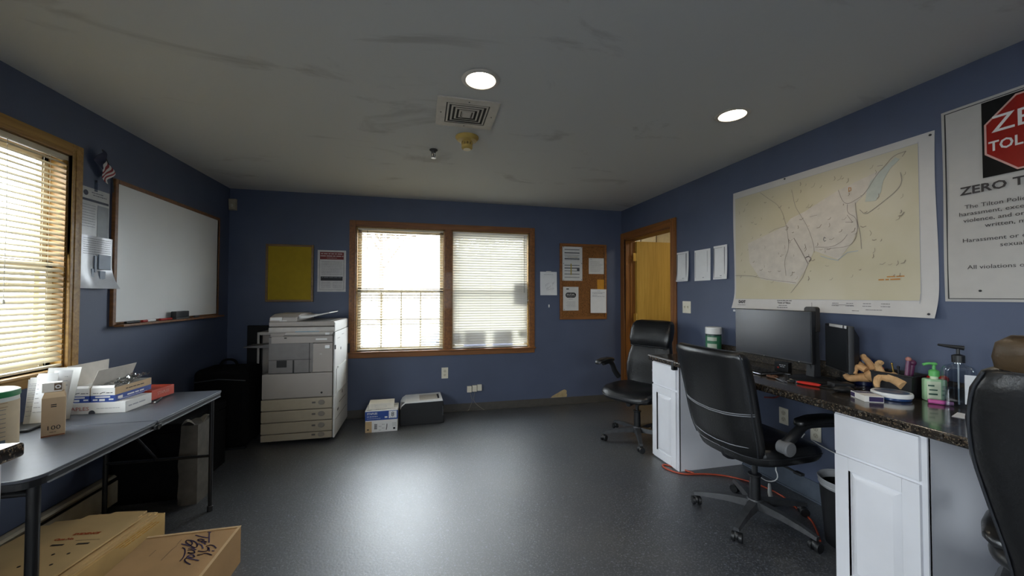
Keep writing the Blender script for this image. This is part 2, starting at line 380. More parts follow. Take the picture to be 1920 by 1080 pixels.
def ceiling_mat():
    m = bpy.data.materials.new('smudged_ceiling_paint'); m.use_nodes = True; nt = m.node_tree; b = nt.nodes['Principled BSDF']
    tc = nt.nodes.new('ShaderNodeTexCoord'); mp = nt.nodes.new('ShaderNodeMapping'); mp.inputs['Scale'].default_value = (1, 2.2, 1); mp.inputs['Rotation'].default_value = (0, 0, .5)
    nt.links.new(tc.outputs['Object'], mp.inputs['Vector'])
    n = nt.nodes.new('ShaderNodeTexNoise'); n.inputs['Scale'].default_value = 1.3; n.inputs['Detail'].default_value = 9; n.inputs['Roughness'].default_value = .62; n.inputs['Distortion'].default_value = .8
    nt.links.new(mp.outputs['Vector'], n.inputs['Vector'])
    r = nt.nodes.new('ShaderNodeValToRGB'); e = r.color_ramp.elements
    e[0].position = .30; e[0].color = srgb('b2b2b0'); e[1].position = .40; e[1].color = srgb('c9cac8')
    nt.links.new(n.outputs['Fac'], r.inputs['Fac']); nt.links.new(r.outputs['Color'], b.inputs['Base Color'])
    b.inputs['Roughness'].default_value = .8
    n2 = nt.nodes.new('ShaderNodeTexNoise'); n2.inputs['Scale'].default_value = 30; n2.inputs['Detail'].default_value = 6
    nt.links.new(tc.outputs['Object'], n2.inputs['Vector'])
    bp = nt.nodes.new('ShaderNodeBump'); bp.inputs['Strength'].default_value = .12; bp.inputs['Distance'].default_value = .01
    nt.links.new(n2.outputs['Fac'], bp.inputs['Height']); nt.links.new(bp.outputs['Normal'], b.inputs['Normal'])
    return m
LAMPS = [(.281, 1.90), (1.82, 1.915), (.281, -.35), (1.82, -.35)]  # last two are unseen, added for more light at the camera end
def ceiling():
    # ceiling slab with round cut-outs for the lamp cans: quads around each hole
    b = MB(); xs = [XL - T, XR + T]; ys = [YF - T, YB + T]; s = .12
    for x, y in LAMPS: xs += [x - s, x + s]; ys += [y - s, y + s]
    def uniq(a):
        o = []
        for v in sorted(a):
            if not o or v - o[-1] > .02: o.append(v)
        return o
    ys = uniq(ys)
    xs = uniq(xs)
    cells = {}
    for xa, xb in zip(xs, xs[1:]):
        for ya, yb in zip(ys, ys[1:]):
            L = [l for l in LAMPS if xa < l[0] < xb and ya < l[1] < yb]
            if not L: b.box(xa, ya, H, xb, yb, H + .1); continue
            x, y = L[0]; R = .082; n = 32; t = b.bm
            for k in range(n):
                a0, a1 = 2 * PI * k / n + PI / 4, 2 * PI * (k + 1) / n + PI / 4
                def rim(a):
                    c, sn = math.cos(a), math.sin(a); q = max(abs(c), abs(sn))
                    px, py = c / q, sn / q
                    return (x + px * (xb - x if px > 0 else x - xa), y + py * (yb - y if py > 0 else y - ya))
                o0, o1 = rim(a0), rim(a1); i0, i1 = (x + R * math.cos(a0), y + R * math.sin(a0)), (x + R * math.cos(a1), y + R * math.sin(a1))
                t.faces.new([t.verts.new((*p, H)) for p in (i0, i1, o1, o0)])
                t.faces.new([t.verts.new(p) for p in ((*i0, H), (*i0, H + .1), (*i1, H + .1), (*i1, H))])
    return struct(b.build('ceiling', ceiling_mat(), smooth=False))
ceiling()

# baseboards: dark vinyl cove
cove = mat('dark_vinyl_baseboard', '47443f', .5, var=.08)
cove_r = mat('grey_vinyl_baseboard', '4d5560', .5, var=.08)
struct(MB().box(XL, YB - .008, 0, XR, YB, .088, bev=.003).box(XL, YB - .016, 0, XR, YB - .005, .012, bev=.003).build('baseboard_back', cove))
b = MB()
for ya, yb in ((YF, 3.35),): b.box(XR - .008, ya, 0, XR, yb, .13, bev=.003).box(XR - .016, ya + .001, 0, XR - .005, yb - .001, .012, bev=.003)
struct(b.build('baseboard_right', cove_r))
struct(MB().box(XL, YF, 0, XL + .008, YB - .01, .088, bev=.003).build('baseboard_left', cove))

# ---------------------------------------------------------------- windows
glass = glassy('window_glass')
vinyl = mat('almond_window_sash', 'cfc4ac', .45)
def casing(name, M, u0, u1, v0, v1, w, d, mu, mx, parent, stool=True, apron=.07):
    b = MB()
    for (a0, a1) in ((u0 - w, u0), (u1, u1 + w)): 
        b.box(a0, v0 - .004, 0, a1, v1 + w, d, 0, .004); b.box(a0 + w * .3, v0, d, a1 - w * .3, v1 + w * .6, d + .004, 0, .002)
    b.box(u0, v1, 0, u1, v1 + w, d, 1, .004); b.box(u0, v1 + w * .3, d, u1, v1 + w * .7, d + .004, 1, .002)
    if stool:
        b.box(u0 - w - .015, v0 - .018, -.10, u1 + w + .015, v0, d + .022, 1, .005); b.box(u0 - w, v0 - apron, 0, u1 + w, v0 - .018, d - .003, 1, .004)
    return b.build(name, [mu, mx], parent)
def double_hung(p, M, u0, u1, v0, v1, mid, grille=True, dep=.055):
    """jamb liner, two sashes with glass, grille in the lower sash; local frame of the wall (u, v, out)"""
    b = MB()
    b.box(u0, v0, -T, u0 + .012, v1, 0).box(u1 - .012, v0, -T, u1, v1, 0).box(u0, v1 - .012, -T, u1, v1, 0)
    b.build('jamb', oak, p, smooth=False)
    for k, (va, vb, zo) in enumerate(((v0, mid + .02, -dep), (mid - .02, v1 - .012, -dep - .03))):
        s = MB(); w = .038
        s.box(u0 + .012, va, zo - .026, u0 + .012 + w, vb, zo).box(u1 - .012 - w, va, zo - .026, u1 - .012, vb, zo)
        s.box(u0 + .012, va, zo - .026, u1 - .012, va + w, zo).box(u0 + .012, vb - w, zo - .026, u1 - .012, vb, zo)
        so = s.build('sash', vinyl, p, smooth=False)
        MB().box(u0 + .04, va + .03, zo - .016, u1 - .04, vb - .03, zo - .012).build('pane', glass, so, smooth=False)
        if grille and k == 0:
            g = MB(); n = 4; ua, ub = u0 + .05, u1 - .05
            for i in range(1, n): x = ua + (ub - ua) * i / n; g.box(x - .009, va + .03, zo - .01, x + .009, vb - .03, zo - .002)
            y = (va + vb) / 2; g.box(ua, y - .009, zo - .01, ub, y + .009, zo - .002)
            g.build('grille', vinyl, so, smooth=False)
# back window (twin)
w2 = bpy.data.objects.new('window_2', None); COL.objects.link(w2); w2.matrix_world = WB(0, 0); struct(w2, 'twin oak-framed window in the back blue wall with white slat blinds')
b = MB(); w = .066
M0 = None
for a0, a1 in ((BW[0] - w, BW[0]), (.243, .328), (BW[1], BW[1] + w)):
    b.box(a0, BW[2] - .004, 0 if a0 != .243 else -.1, a1, BW[3] + (w if a0 != .243 else 0), .018, 0, .004); b.box(a0 + .018, BW[2], .018, a1 - .018, BW[3] + (.04 if a0 != .243 else 0), .022, 0, .002)
b.box(BW[0], BW[3], 0, BW[1], BW[3] + w, .018, 1, .004); b.box(BW[0], BW[3] + .018, .018, BW[1], BW[3] + .048, .022, 1, .002)
b.box(BW[0] - w - .01, BW[2] - .016, -.1, BW[1] + w + .01, BW[2], .04, 1, .005); b.box(BW[0] - w, BW[2] - .07, 0, BW[1] + w, BW[2] - .016, .016, 1, .004)
b.build('casing', [oak_d, oak_dx], w2)
double_hung(w2, None, BW[0], .243, BW[2], BW[3], 1.40)
double_hung(w2, None, .328, BW[1], BW[2], BW[3], 1.40, grille=False)
w1 = bpy.data.objects.new('window_1', None); COL.objects.link(w1); w1.matrix_world = WL(0, 0); struct(w1, 'oak-framed window in the left blue wall above the folding table')
casing('casing', None, LW[0], LW[1], LW[2], LW[3], .07, .02, oak, oak_x, w1)
double_hung(w1, None, LW[0], LW[1], LW[2], LW[3], 1.5, grille=False, dep=.05)
w3 = bpy.data.objects.new('added_window_left', None); COL.objects.link(w3); w3.matrix_world = WL(0, 0); struct(w3)  # out of view, added as a daylight source from behind left
casing('casing', None, LW2[0], LW2[1], LW2[2], LW2[3], .07, .02, oak, oak_x, w3)
double_hung(w3, None, LW2[0], LW2[1], LW2[2], LW2[3], 1.5, grille=False, dep=.05)

w4 = bpy.data.objects.new('added_window_front', None); COL.objects.link(w4); w4.matrix_world = WF; struct(w4)  # out of view, added to brighten the copier and back wall
casing('casing', None, FW[0], FW[1], FW[2], FW[3], .07, .02, oak, oak_x, w4)
double_hung(w4, None, FW[0], FW[1], FW[2], FW[3], 1.5, grille=False, dep=.05)

# slat blinds
slat_cream = translucent('cream_blind_slat', 'd2c7ac', .07, 'e8dcc0')
slat_white = translucent('white_blind_slat', 'e6e3da', .27, 'f4f1e8')
def blind(name, label, M, u0, u1, v0, v1, tilt, m, pitch=.0295, w=.034, off=-.024, wand=None, jitter=0):
    p = thing(name, label, 'blind', M)
    MB().box(u0, v1 - .028, off - .014, u1, v1 - .002, off + .014, bev=.002).build('headrail', m, p)
    b = MB(); v = v1 - .045; c, s = math.cos(tilt), math.sin(tilt); rnd = random.Random(3)
    while v > v0 + .035:
        ring = []
        j = rnd.uniform(-jitter, jitter); c, s = math.cos(tilt + j), math.sin(tilt + j)
        top, bot = [], []
        for k in range(5):
            t = -1 + k / 2; a = t * w / 2; h = .0018 * (1 - t * t)
            top.append((a * c - h * s, a * s + h * c)); bot.append((a * c - (h - .0007) * s, a * s + (h - .0007) * c))
        prof = top + bot[::-1]
        b.loft([[(u, v + q[1], off + q[0]) for q in prof] for u in (u0 + .002, u1 - .002)])
        v -= pitch
    b.build('slats', m, p)
    MB().box(u0 + .002, v0 + .004, off - .012, u1 - .002, v0 + .018, off + .012, bev=.004).build('bottom_rail', m, p)
    b = MB()
    n = 3
    for i in range(n):
        u = u0 + (u1 - u0) * (.09 + .82 * i / (n - 1))
        for zo in (-.0135, .0135): b.cyl((u, v0 + .02, off + zo), (u, v1 - .03, off + zo), .0007, n=5)
    b.build('ladder_cords', mat('blind_cord', 'd8d2c2', .7), p)
    if wand is not None:
        b = MB(); b.cyl((wand, v1 - .03, off + .02), (wand, v1 - .72, off + .026), .0035, n=6); b.build('tilt_wand', glassy('clear_wand', (.8, .8, .8), mixf=.25), p)
        b = MB(); b.tube([(wand + .05, v1 - .03, off + .018), (wand + .052, v1 - .4, off + .021), (wand + .05, v1 - .8, off + .02)], .0012, n=5); b.lathe([(0, .012), (.004, .008), (.006, -.01), (0, -.014)], M=Matrix.Translation((wand + .05, v1 - .81, off + .02)) @ Matrix.Rotation(-PI / 2, 4, 'X'), n=8); b.build('pull_cord', mat('blind_cord', 'd8d2c2', .7), p)
    return p
blind('window_blind', 'open white slat blind in the left half of the back window', WB(0, 0), BW[0] + .016, .240, BW[2] + .002, BW[3] - .003, math.radians(-22), slat_cream, wand=-.6)
blind('window_blind', 'closed white slat blind glowing in the right half of the back window', WB(0, 0), .332, BW[1] - .016, BW[2] + .002, BW[3] - .003, math.radians(-64), slat_white, wand=1.2)
blind('window_blind', 'half-tilted cream slat blind in the oak window beside the whiteboard', WL(0, 0), LW[0] + .006, LW[1] - .005, LW[2] + .002, LW[3] - .003, math.radians(-38), slat_cream, wand=2.25, jitter=.06, pitch=.0285, off=-.010)

# sheets taped to the glass of the right half of the back window
def glass_sheet(x0, x1, z0, z1, label, blocks):
    p = thing('paper_notice', label, 'paper', WB((x0 + x1) / 2, (z0 + z1) / 2, -.043), group='sheets taped to the window glass')
    w, h = x1 - x0, z1 - z0
    MB().sheet(lambda u, v: ((u - .5) * w, (v - .5) * h, 0), 2, 2, .0006).build('sheet', translucent('shaded_notice_paper', 'c4c5ce', .55), p)
    b = MB()
    for (a, c, d, e) in blocks: b.box((a - .5) * w, (c - .5) * h, -.0012, (d - .5) * w, (e - .5) * h, -.0009)
    if blocks: b.build('printed_block', ink_g, p)
def bx(x, y):   # helper numbers were measured on the wall plane
    return x, y
glass_sheet(1.07, 1.245, 1.235, 1.51, 'grey notice taped high at the right edge of the bright window', [(.1, .5, .9, .85)])
glass_sheet(.345, .46, .78, .93, 'small sheet low in the left corner of the bright window pane', [(.1, .1, .9, .4)])
glass_sheet(.475, .74, .735, .94, 'wide pale sheet low in the middle of the bright window pane', [(.02, .3, .25, .95)])
glass_sheet(.82, 1.07, .735, .94, 'pale sheet low on the right of the bright window pane', [(.65, .4, .98, .95)])
# the one tag of green on the corner sheet
tag(MB().box(1.13, YB + .042, .85, 1.21, YB + .0435, .935).build('paper_notice', mat('green_notice', '8fae5a', .7)), 'green and white card in the low right corner of the bright window', 'paper', 'sheets taped to the window glass')

# ---------------------------------------------------------------- doorway, door and the room beyond
b = MB(); d = .018
b.box(XR - d, DR[0] - .085, 0, XR, DR[0], DR[3] + .085, 0, .004); b.box(XR - d, DR[1], 0, XR, YB - .002, DR[3] + .085, 0, .004); b.box(XR - d, DR[0], DR[3], XR, DR[1], DR[3] + .085, 1, .004)
b.box(XR - d - .004, DR[0] - .06, 0, XR - d, DR[0] - .02, DR[3] + .06, 0, .002); b.box(XR - d - .004, DR[0] - .02, DR[3] + .02, XR - d, DR[1], DR[3] + .06, 1, .002)
struct(b.build('trim_1', [oak_d, oak_dy]))
b = MB()
b.box(XR, DR[0] - .001, 0, XR + T, DR[0] + .016, DR[3], 0).box(XR, DR[1] - .016, 0, XR + T, DR[1] + .001, DR[3], 0).box(XR, DR[0], DR[3] - .016, XR + T, DR[1], DR[3], 1)
b.box(XR + .06, DR[1] - .028, 0, XR + .075, DR[1] - .016, DR[3] - .016, 0)
struct(b.build('trim_2', [oak_d, oak_dy], smooth=False), 'oak jamb lining of the open doorway')
dr = bpy.data.objects.new('door_1', None); COL.objects.link(dr); dr.matrix_world = Matrix.Translation((XR + T - .004, DR[1] - .0175, 0)); struct(dr, 'plain birch door standing wide open in the doorway')
MB().box(0, -.042, .012, .88, 0, 2.03, bev=.002).build('door_slab', door_wood, dr)
for z in (.28, 1.07, 1.83):
    b = MB(); b.cyl((-.006, -.046, z - .05), (-.006, -.046, z + .05), .007, n=10); b.box(-.05, -.0455, z - .05, -.004, -.0435, z + .05); b.build('hinge', brass, dr)
b = MB(); b.cyl((.82, -.042, .96), (.82, -.09, .96), .011, n=12); b.sphere((.82, -.105, .96), .027); b.build('door_knob', brass, dr)
hall = mat('hall_cream_paint', 'cdbf9c', .6)
hx0, hx1, hy0, hy1 = XR + T, 4.9, 2.2, 5.0
struct(MB().box(hx0, hy0, -.1, hx1, hy1, -.001).build('floor_hall', floor_m, smooth=False))
struct(MB().box(hx0, hy0, H, hx1, hy1, H + .1).build('ceiling_hall', mat('hall_ceiling_paint', 'c8c4ba', .8), smooth=False))
b = MB(); b.box(hx0, hy1, 0, hx1, hy1 + .1, H, 0)
for x in (2.86, 3.12, 3.38, 3.64, 3.9): b.box(x - .006, hy1 - .006, 0, x + .006, hy1, H, 1)
struct(b.build('wall_hall_back', [hall, mat('hall_panel_joint', '4a3a28', .6)], smooth=False))
struct(MB().box(hx1, hy0, 0, hx1 + .1, hy1, H).build('wall_hall_right', hall, smooth=False))
struct(MB().box(hx0, hy0 - .1, 0, hx1, hy0, H).build('wall_hall_front', hall, smooth=False))

# ---------------------------------------------------------------- ceiling fittings
led = mat('lamp_diffuser_glow', 'fff6e4', .5, var=0, emit='fff0d4', es=14)
trimw = mat('lamp_trim_white', 'c9c4ba', .45)
def lamp(x, y, label):
    p = thing('ceiling_light', label, 'light', CE(x, y), group='recessed ceiling lamps')
    MB().lathe([(.078, -.09), (.078, .0), (.09, .0), (.098, .003), (.09, .008), (.076, .008), (.07, -.03), (.07, -.088), (.078, -.09)], n=40).build('trim_ring', trimw, p)
    MB().lathe([(0, -.0105), (.066, -.0105), (.0695, -.018), (.069, -.026), (0, -.026)], n=40).build('lens', led, p)
    L = bpy.data.lights.new('downlight', 'SPOT'); L.energy = 9; L.color = (1, .86, .68); L.spot_size = math.radians(150); L.spot_blend = .6; L.shadow_soft_size = .06
    lo = bpy.data.objects.new('downlight', L); COL.objects.link(lo); lo.location = (x, y, H - .02)
lamp(*LAMPS[0], 'glowing recessed ceiling lamp right next to the air vent')
lamp(*LAMPS[1], 'glowing recessed ceiling lamp over the desk, off to the right of the vent')
lamp(*LAMPS[2], 'added unseen recessed lamp behind the viewer on the vent side')
lamp(*LAMPS[3], 'added unseen recessed lamp behind the viewer over the desk side')

p = thing('ceiling_vent', 'square white ceiling air vent with stepped louvre rings', 'vent', CE(.25, 2.278))
ventw = mat('vent_white_metal', 'bdb6ab', .5); ventd = mat('vent_dark_throat', '2b2723', .8)
b = MB(); s = .178; i = .125
for (x0, y0, x1, y1) in ((-s, -s, s, -i), (-s, i, s, s), (-s, -i, -i, i), (i, -i, s, i)): b.box(x0, y0, 0, x1, y1, .007, bev=.001)
b.build('frame', ventw, p)
b = MB()
for k, r in enumerate((.118, .094, .070, .046)):
    # sloped square ring
    zi, zo, wv = .004, .0065, .0105
    ring = lambda q, z: [(-q, -q, z), (q, -q, z), (q, q, z), (-q, q, z)]
    b.loft([ring(r, zi), ring(r, zi + .0015), ring(r - wv, zo + .0015), ring(r - wv, zo), ring(r, zi)], cap=False)
b.build('louvre_rings', ventw, p)
MB().loft([[(-.03, -.03, .004), (.03, -.03, .004), (.03, .03, .004), (-.03, .03, .004)], [(-.022, -.022, .013), (.022, -.022, .013), (.022, .022, .013), (-.022, .022, .013)]]).build('centre_plate', ventw, p)
MB().box(-.13, -.13, .0003, .13, .13, .0012).build('throat', ventd, p)
b = MB()
for x, y in ((0, -.152), (0, .152), (-.152, 0), (.152, 0)): b.cyl((x, y, .006), (x, y, .009), .004, n=8)
b.build('screws', dgrey, p)

p = thing('smoke_detector', 'yellowed round smoke detector on the ceiling beside the vent', 'smoke detector', CE(.293, 2.62))
yel = mat('yellowed_plastic', 'b59a52', .45)
MB().lathe([(0, .0), (.08, 0), (.08, .008), (.066, .026), (.04, .034), (0, .034)], n=36).build('base', yel, p)
b = MB(); b.lathe([(0, .03), (.036, .03), (.036, .042), (0, .042)], n=24); 
for k in range(10): a = 2 * PI * k / 10; b.box(-.004, -.004, .04, .004, .004, .062, M=Matrix.Translation((.034 * math.cos(a), .034 * math.sin(a), 0)))
b.lathe([(0, .06), (.038, .06), (.038, .078), (.03, .086), (0, .086)], n=24); b.build('sensor_head', yel, p)
MB().lathe([(0, .084), (.026, .084), (.026, .0885), (0, .0885)], n=20).build('cap', mat('pale_cap', 'e0d4b0', .4), p)

p = thing('sprinkler_head', 'small dark pendant fire sprinkler on the ceiling', 'sprinkler', CE(.073, 2.905))
MB().lathe([(0, 0), (.03, 0), (.032, .004), (.024, .012), (.016, .014), (.016, .03), (0, .03)], n=20).build('escutcheon', mat('dull_chrome', '6a6a68', .4, .8), p)
b = MB()
for sx in (-1, 1): b.tube([(sx * .013, 0, .028), (sx * .016, 0, .042), (sx * .005, 0, .058), (0, 0, .062)], .0035, n=6, smooth=1)
b.build('frame_arms', steel, p)
b = MB(); b.cyl((0, 0, .03), (0, 0, .058), .004, n=8); b.build('bulb', mat('sprinkler_bulb', '3a1a16', .3), p)
b = MB(); b.cyl((0, 0, .06), (0, 0, .064), .016, n=16)
for k in range(8): a = 2 * PI * k / 8; b.box(.012, -.003, .061, .021, .003, .063, M=Matrix.Rotation(a, 4, 'Z'))
b.build('deflector', steel, p)
# ---------------------------------------------------------------- left wall
p = thing('whiteboard', 'wood-framed whiteboard hanging on the left blue wall', 'whiteboard', WL(3.585, 1.612))
W_, H_ = 1.29, .95; fwood = wood('whiteboard_frame_wood', '5e3c1e', '80552c', axis='Z'); 
MB().box(-W_ / 2 + .012, -H_ / 2 + .012, .002, W_ / 2 - .012, H_ / 2 - .012, .012).build('board', mat('whiteboard_enamel', 'e2e2df', .3, var=.03, vs=2), p)
b = MB(); t = .026
b.box(-W_ / 2, -H_ / 2, 0, -W_ / 2 + t, H_ / 2, .022, bev=.004).box(W_ / 2 - t, -H_ / 2, 0, W_ / 2, H_ / 2, .022, bev=.004).box(-W_ / 2 + t, H_ / 2 - t, 0, W_ / 2 - t, H_ / 2, .022, bev=.004).box(-W_ / 2 + t, -H_ / 2, 0, W_ / 2 - t, -H_ / 2 + t, .022, bev=.004)
b.build('frame', fwood, p)
MB().box(-W_ / 2 + .01, -H_ / 2 - .004, .02, W_ / 2 - .01, -H_ / 2 + .012, .075, bev=.003).build('tray', fwood, p)
tz = 1.612 - H_ / 2 + .012
def marker(y, L, body, cap, label, dx=.05, rz=0):
    p = thing('marker_pen', label, 'marker', Matrix.Translation((XL + dx, y, tz + .0085)) @ Matrix.Rotation(rz, 4, 'Z'), group='pens on the whiteboard tray')
    MB().cyl((0, -L / 2, 0), (0, L / 2 - .045, 0), .0085, n=14).build('barrel', body, p)
    MB().cyl((0, L / 2 - .047, 0), (0, L / 2, 0), .0092, .0085, n=14).build('cap', cap, p)
redp = mat('red_plastic', 'a02a20', .4)
marker(3.06, .12, blk, blk, 'black marker lying at the near end of the whiteboard tray')
marker(3.215, .13, white_pl, redp, 'white marker with red cap on the whiteboard tray, nearer of two', rz=PI)
marker(3.40, .13, redp, redp, 'red marker on the whiteboard tray next to the eraser')
marker(3.80, .06, dgrey, dgrey, 'short dark stub on the far end of the whiteboard tray')
p = thing('whiteboard_eraser', 'black felt eraser standing on the whiteboard tray', 'eraser', (XL + .048, 3.58, tz))
MB().box(-.02, -.085, .012, .02, .085, .062, bev=.006).build('grip', blk, p)
MB().box(-.022, -.088, .0, .022, .088, .013, bev=.003).build('felt', dgrey, p)

# posters taped by the window
def poster(name, label, M, w, h, th=.001, curl=None, m=paper, cat='poster', group=None):
    p = thing(name, label, cat, M, group=group)
    f = curl or (lambda u, v: 0)
    MB().sheet(lambda u, v: ((u - .5) * w, (v - .5) * h, .002 + f(u, v)), 10, 12, th).build('sheet', m, p)
    return p
p = poster('notice_poster', 'glossy grey notice with a round seal, upper sheet beside the oak window', WL(2.815, 1.80), .21, .36, m=mat('glossy_notice', 'b4b4b2', .25))
b = MB(); b.cyl((-.07, .145, .003), (-.07, .145, .0035), .016, n=24); b.box(-.097, .098, .003, .097, .112, .0035); b.words(-.03, .06, .155, .006, z=.0035); b.words(-.02, .08, .14, .006, z=.0035)
b.build('print', mat('navy_ink', '2c3040', .6), p)
b = MB()
for k in range(9): b.words(-.095, .0, .075 - k * .016, .004, z=.0035)
b.build('small_print', ink_g, p)
MB().box(.015, -.12, .003, .098, .085, .0035).build('picture_block', mat('grey_picture', '72767a', .4), p)
MB().box(-.012, .165, .0032, .012, .235, .0037).build('tape', glassy('clear_tape', (.85, .87, .9), mixf=.2), p)
p = poster('notice_poster', 'glossy white notice with curled corner, lower sheet beside the oak window', WL(2.818, 1.535, .004), .24, .315, curl=lambda u, v: .004 + .035 * max(0, 1 - v * 2.2) ** 2 * (.3 + u) + .004 * math.sin(u * 7), m=mat('glossy_white_notice', 'd4d6da', .22))
b = MB()
for (x0, y0, x1, y1) in ((.01, -.04, .10, .05), (.02, -.1, .06, -.05), (-.02, -.06, -.005, .04), (-.04, -.1, -.025, -.04)): b.box(x0, y0, .010, x1, y1, .0105 + .004)
b.build('picture_block', mat('blue_grey_picture', '6d7a8c', .4), p)
b = MB()
for k in range(8): b.words(-.1, .1, .14 - k * .013, .004, z=.0125)
b.build('small_print', ink_g, p)

# little flag on a stick
p = thing('small_flag', 'small striped flag on a black stick above the whiteboard corner', 'flag', WL(2.86, 2.13))
MB().tube([(.06, -.14, .02), (.035, -.02, .03), (-.055, .095, .035)], .0028, n=8).build('stick', blk, p)
fl = [mat('flag_navy', '20243c', .8), mat('flag_red', '8a3036', .8), mat('flag_white', 'c9c4c2', .8)]
def flagp(u, v):   # hangs from the slanted stick: u along the stick from its tip, v down the cloth
    x = -.055 + u * .095; y = .095 - u * .12
    return (x - v * .05 + .006 * math.sin(v * 8), y - v * .075 + .006 * math.sin(u * 5), .038 + .010 * math.sin(u * 9 + v * 4) - v * .008)
MB().sheet(flagp, 13, 12, .0008, mf=lambda i, j: 0 if (i < 6 and j < 12) else (1 if i % 2 else 2)).build('cloth', fl, p)

# baseboard heater along the left wall
p = thing('baseboard_heater', 'long beige baseboard heater under the left wall', 'heater', (XL, 0, 0))
hm = mat('beige_heater_enamel', 'a89c84', .45, var=.08)
b = MB(); b.box(.062, 1.45, .03, .068, 4.40, .165, bev=.002); b.prism([(.008, .185), (.008, .2), (.05, .2), (.062, .19), (.06, .186), (.05, .192)], 1.45, 4.40, M=frame((1, 0, 0), (0, 0, 1), (0, -1, 0), (0, 5.85, 0)))
b.box(.008, 1.45, .02, .014, 4.40, .2); b.build('cover', hm, p)
MB().box(.014, 1.46, .03, .058, 4.39, .15).build('fin_core', mat('dark_fins', '151412', .7), p)
b = MB(); b.box(.004, 1.44, .0, .07, 1.455, .2, bev=.003); b.box(.004, 4.395, 0, .07, 4.41, .2, bev=.003); b.build('end_cap', hm, p)

# black cord hanging over the heater
# ---------------------------------------------------------------- folding table
TY0, TY1, TX0, TX1, TZ = 1.59, 2.812, -1.865, -1.248, .73
p = thing('folding_table', 'dark folding table with centre hinge under the left window', 'table', ((TX0 + TX1) / 2, (TY0 + TY1) / 2, 0))
tx, ty = (TX1 - TX0) / 2, (TY1 - TY0) / 2
ttop = mat('charcoal_table_top', '4a4d55', .38, var=.06, vs=30, bump=.05, bs=200); tedge = mat('pale_table_edge', '77797d', .4); tsteel = mat('black_powder_steel', '101113', .4)
def rrect(x0, y0, x1, y1, r, corners=(1, 1, 1, 1), n=6):
    out = []
    for (cx, cy, a0, k) in ((x1 - r, y0 + r, -PI / 2, 0), (x1 - r, y1 - r, 0, 1), (x0 + r, y1 - r, PI / 2, 2), (x0 + r, y0 + r, PI, 3)):
        if corners[k]: out += [(cx + r * math.cos(a0 + PI / 2 * i / n), cy + r * math.sin(a0 + PI / 2 * i / n)) for i in range(n + 1)]
        else: out.append(((x1 if k in (0, 1) else x0), (y1 if k in (1, 2) else y0)))
    return out
for (ya, yb, cr) in ((-ty, -.003, (1, 0, 0, 1)), (.003, ty, (0, 1, 1, 0))):
    b = MB(); b.prism(rrect(-tx, ya, tx, yb, .06 if ya < 0 else .012, cr), TZ - .012, TZ, 0, bev=.003)
    o = b.build('tabletop_half', ttop, p)
    b = MB(); b.prism(rrect(-tx + .004, ya + .002, tx - .004, yb - .002, .055 if ya < 0 else .012, cr), TZ - .036, TZ - .0125, 0, bev=.002); b.build('apron', tsteel, o)
    b = MB()
    for z in (TZ - .037, TZ - .0135): b.box(tx - .004, ya + (.06 if ya < 0 else .003), z, tx + .002, yb - .02, z + .004)
    b.build('edge_trim', tedge, o)
b = MB(); b.box(tx - .02, -.03, TZ - .04, tx + .004, .03, TZ - .018, bev=.004); b.cyl((tx - .01, 0, TZ - .03), (tx + .008, 0, TZ - .03), .012, n=12); b.box(-tx, -.03, TZ - .04, -tx + .02, .03, TZ - .018, bev=.004); b.build('hinge', tsteel, p)
for (lx, ly, r) in ((tx - .028, -ty + .045, .0165), (-tx + .05, -ty + .045, .0165), (tx - .028, ty - .06, .0115), (-tx + .05, ty - .06, .0115)):
    b = MB(); b.cyl((lx, ly, .012), (lx, ly, TZ - .037), r, n=14); lo = b.build('leg', tsteel, p)
    MB().lathe([(0, 0), (r + .004, 0), (r + .004, .03), (r + .001, .034), (0, .034)], c=(lx, ly, 0), n=14).build('foot_cap', blk2, lo)
for ly in (-ty + .045, ty - .06):
    b = MB()
    b.cyl((-tx + .05, ly, .34), (tx - .028, ly, .34), .009, n=10); b.cyl((-tx + .05, ly, TZ - .06), (tx - .028, ly, TZ - .06), .011, n=10)
    s = 1 if ly < 0 else -1; b.tube([(0, ly, .34), (0, ly + s * .22, .58), (0, ly + s * .32, TZ - .04)], .007, n=8)
    b.build('leg_brace', tsteel, p)

# -------- on the table
def yawM(x, y, z, a): return Matrix.Translation((x, y, z)) @ Matrix.Rotation(a, 4, 'Z')
FR = frame((1, 0, 0), (0, 0, 1), (0, -1, 0), (0, 0, 0))     # front face of a box whose front looks to -y
FX = frame((0, 1, 0), (0, 0, 1), (1, 0, 0), (0, 0, 0))      # right-hand face
p = thing('carton', 'tall tan carton printed 100 with its top open, standing on the folding table', 'carton', yawM(-1.545, 2.057, TZ, math.radians(35)))
tanc = mat('tan_carton_board', 'c2a888', .7, var=.05, vs=8)
b = MB(); w = .0335
b.box(-w, 0, 0, w, .066, .165)
b.loft([[(-w, 0, .165), (w, 0, .165), (w, .066, .165), (-w, .066, .165)], [(-w + .006, .012, .186), (w - .006, .012, .186), (w - .006, .058, .186), (-w + .006, .058, .186)]]); b.build('carton_body', tanc, p, smooth=False)
b = MB(); b.sheet(lambda u, v: ((u - .5) * .062, .056 + v * .004, .184 + v * .034), 2, 2, .001, M=None); b.build('top_flap', mat('pale_carton_inside', 'd8cfc0', .7), p)
b = MB(); fm = FR @ Matrix.Translation((0, 0, .0)); b.text('100', .026, 0, .036, .0008, M=fm, sx=1.1); b.box(-.008, .125, 0, .008, .129, .0008, M=fm); b.box(-.008, .133, 0, .008, .137, .0008, M=fm); b.words(-.01, .012, .018, .003, z=.0008, M=fm)
b.build('print', ink, p)
b = MB(); b.box(-w + .001, -.0008, .002, w - .001, 0, .006); b.build('bottom_stripe', mat('rust_stripe', '8a4a30', .7), p)
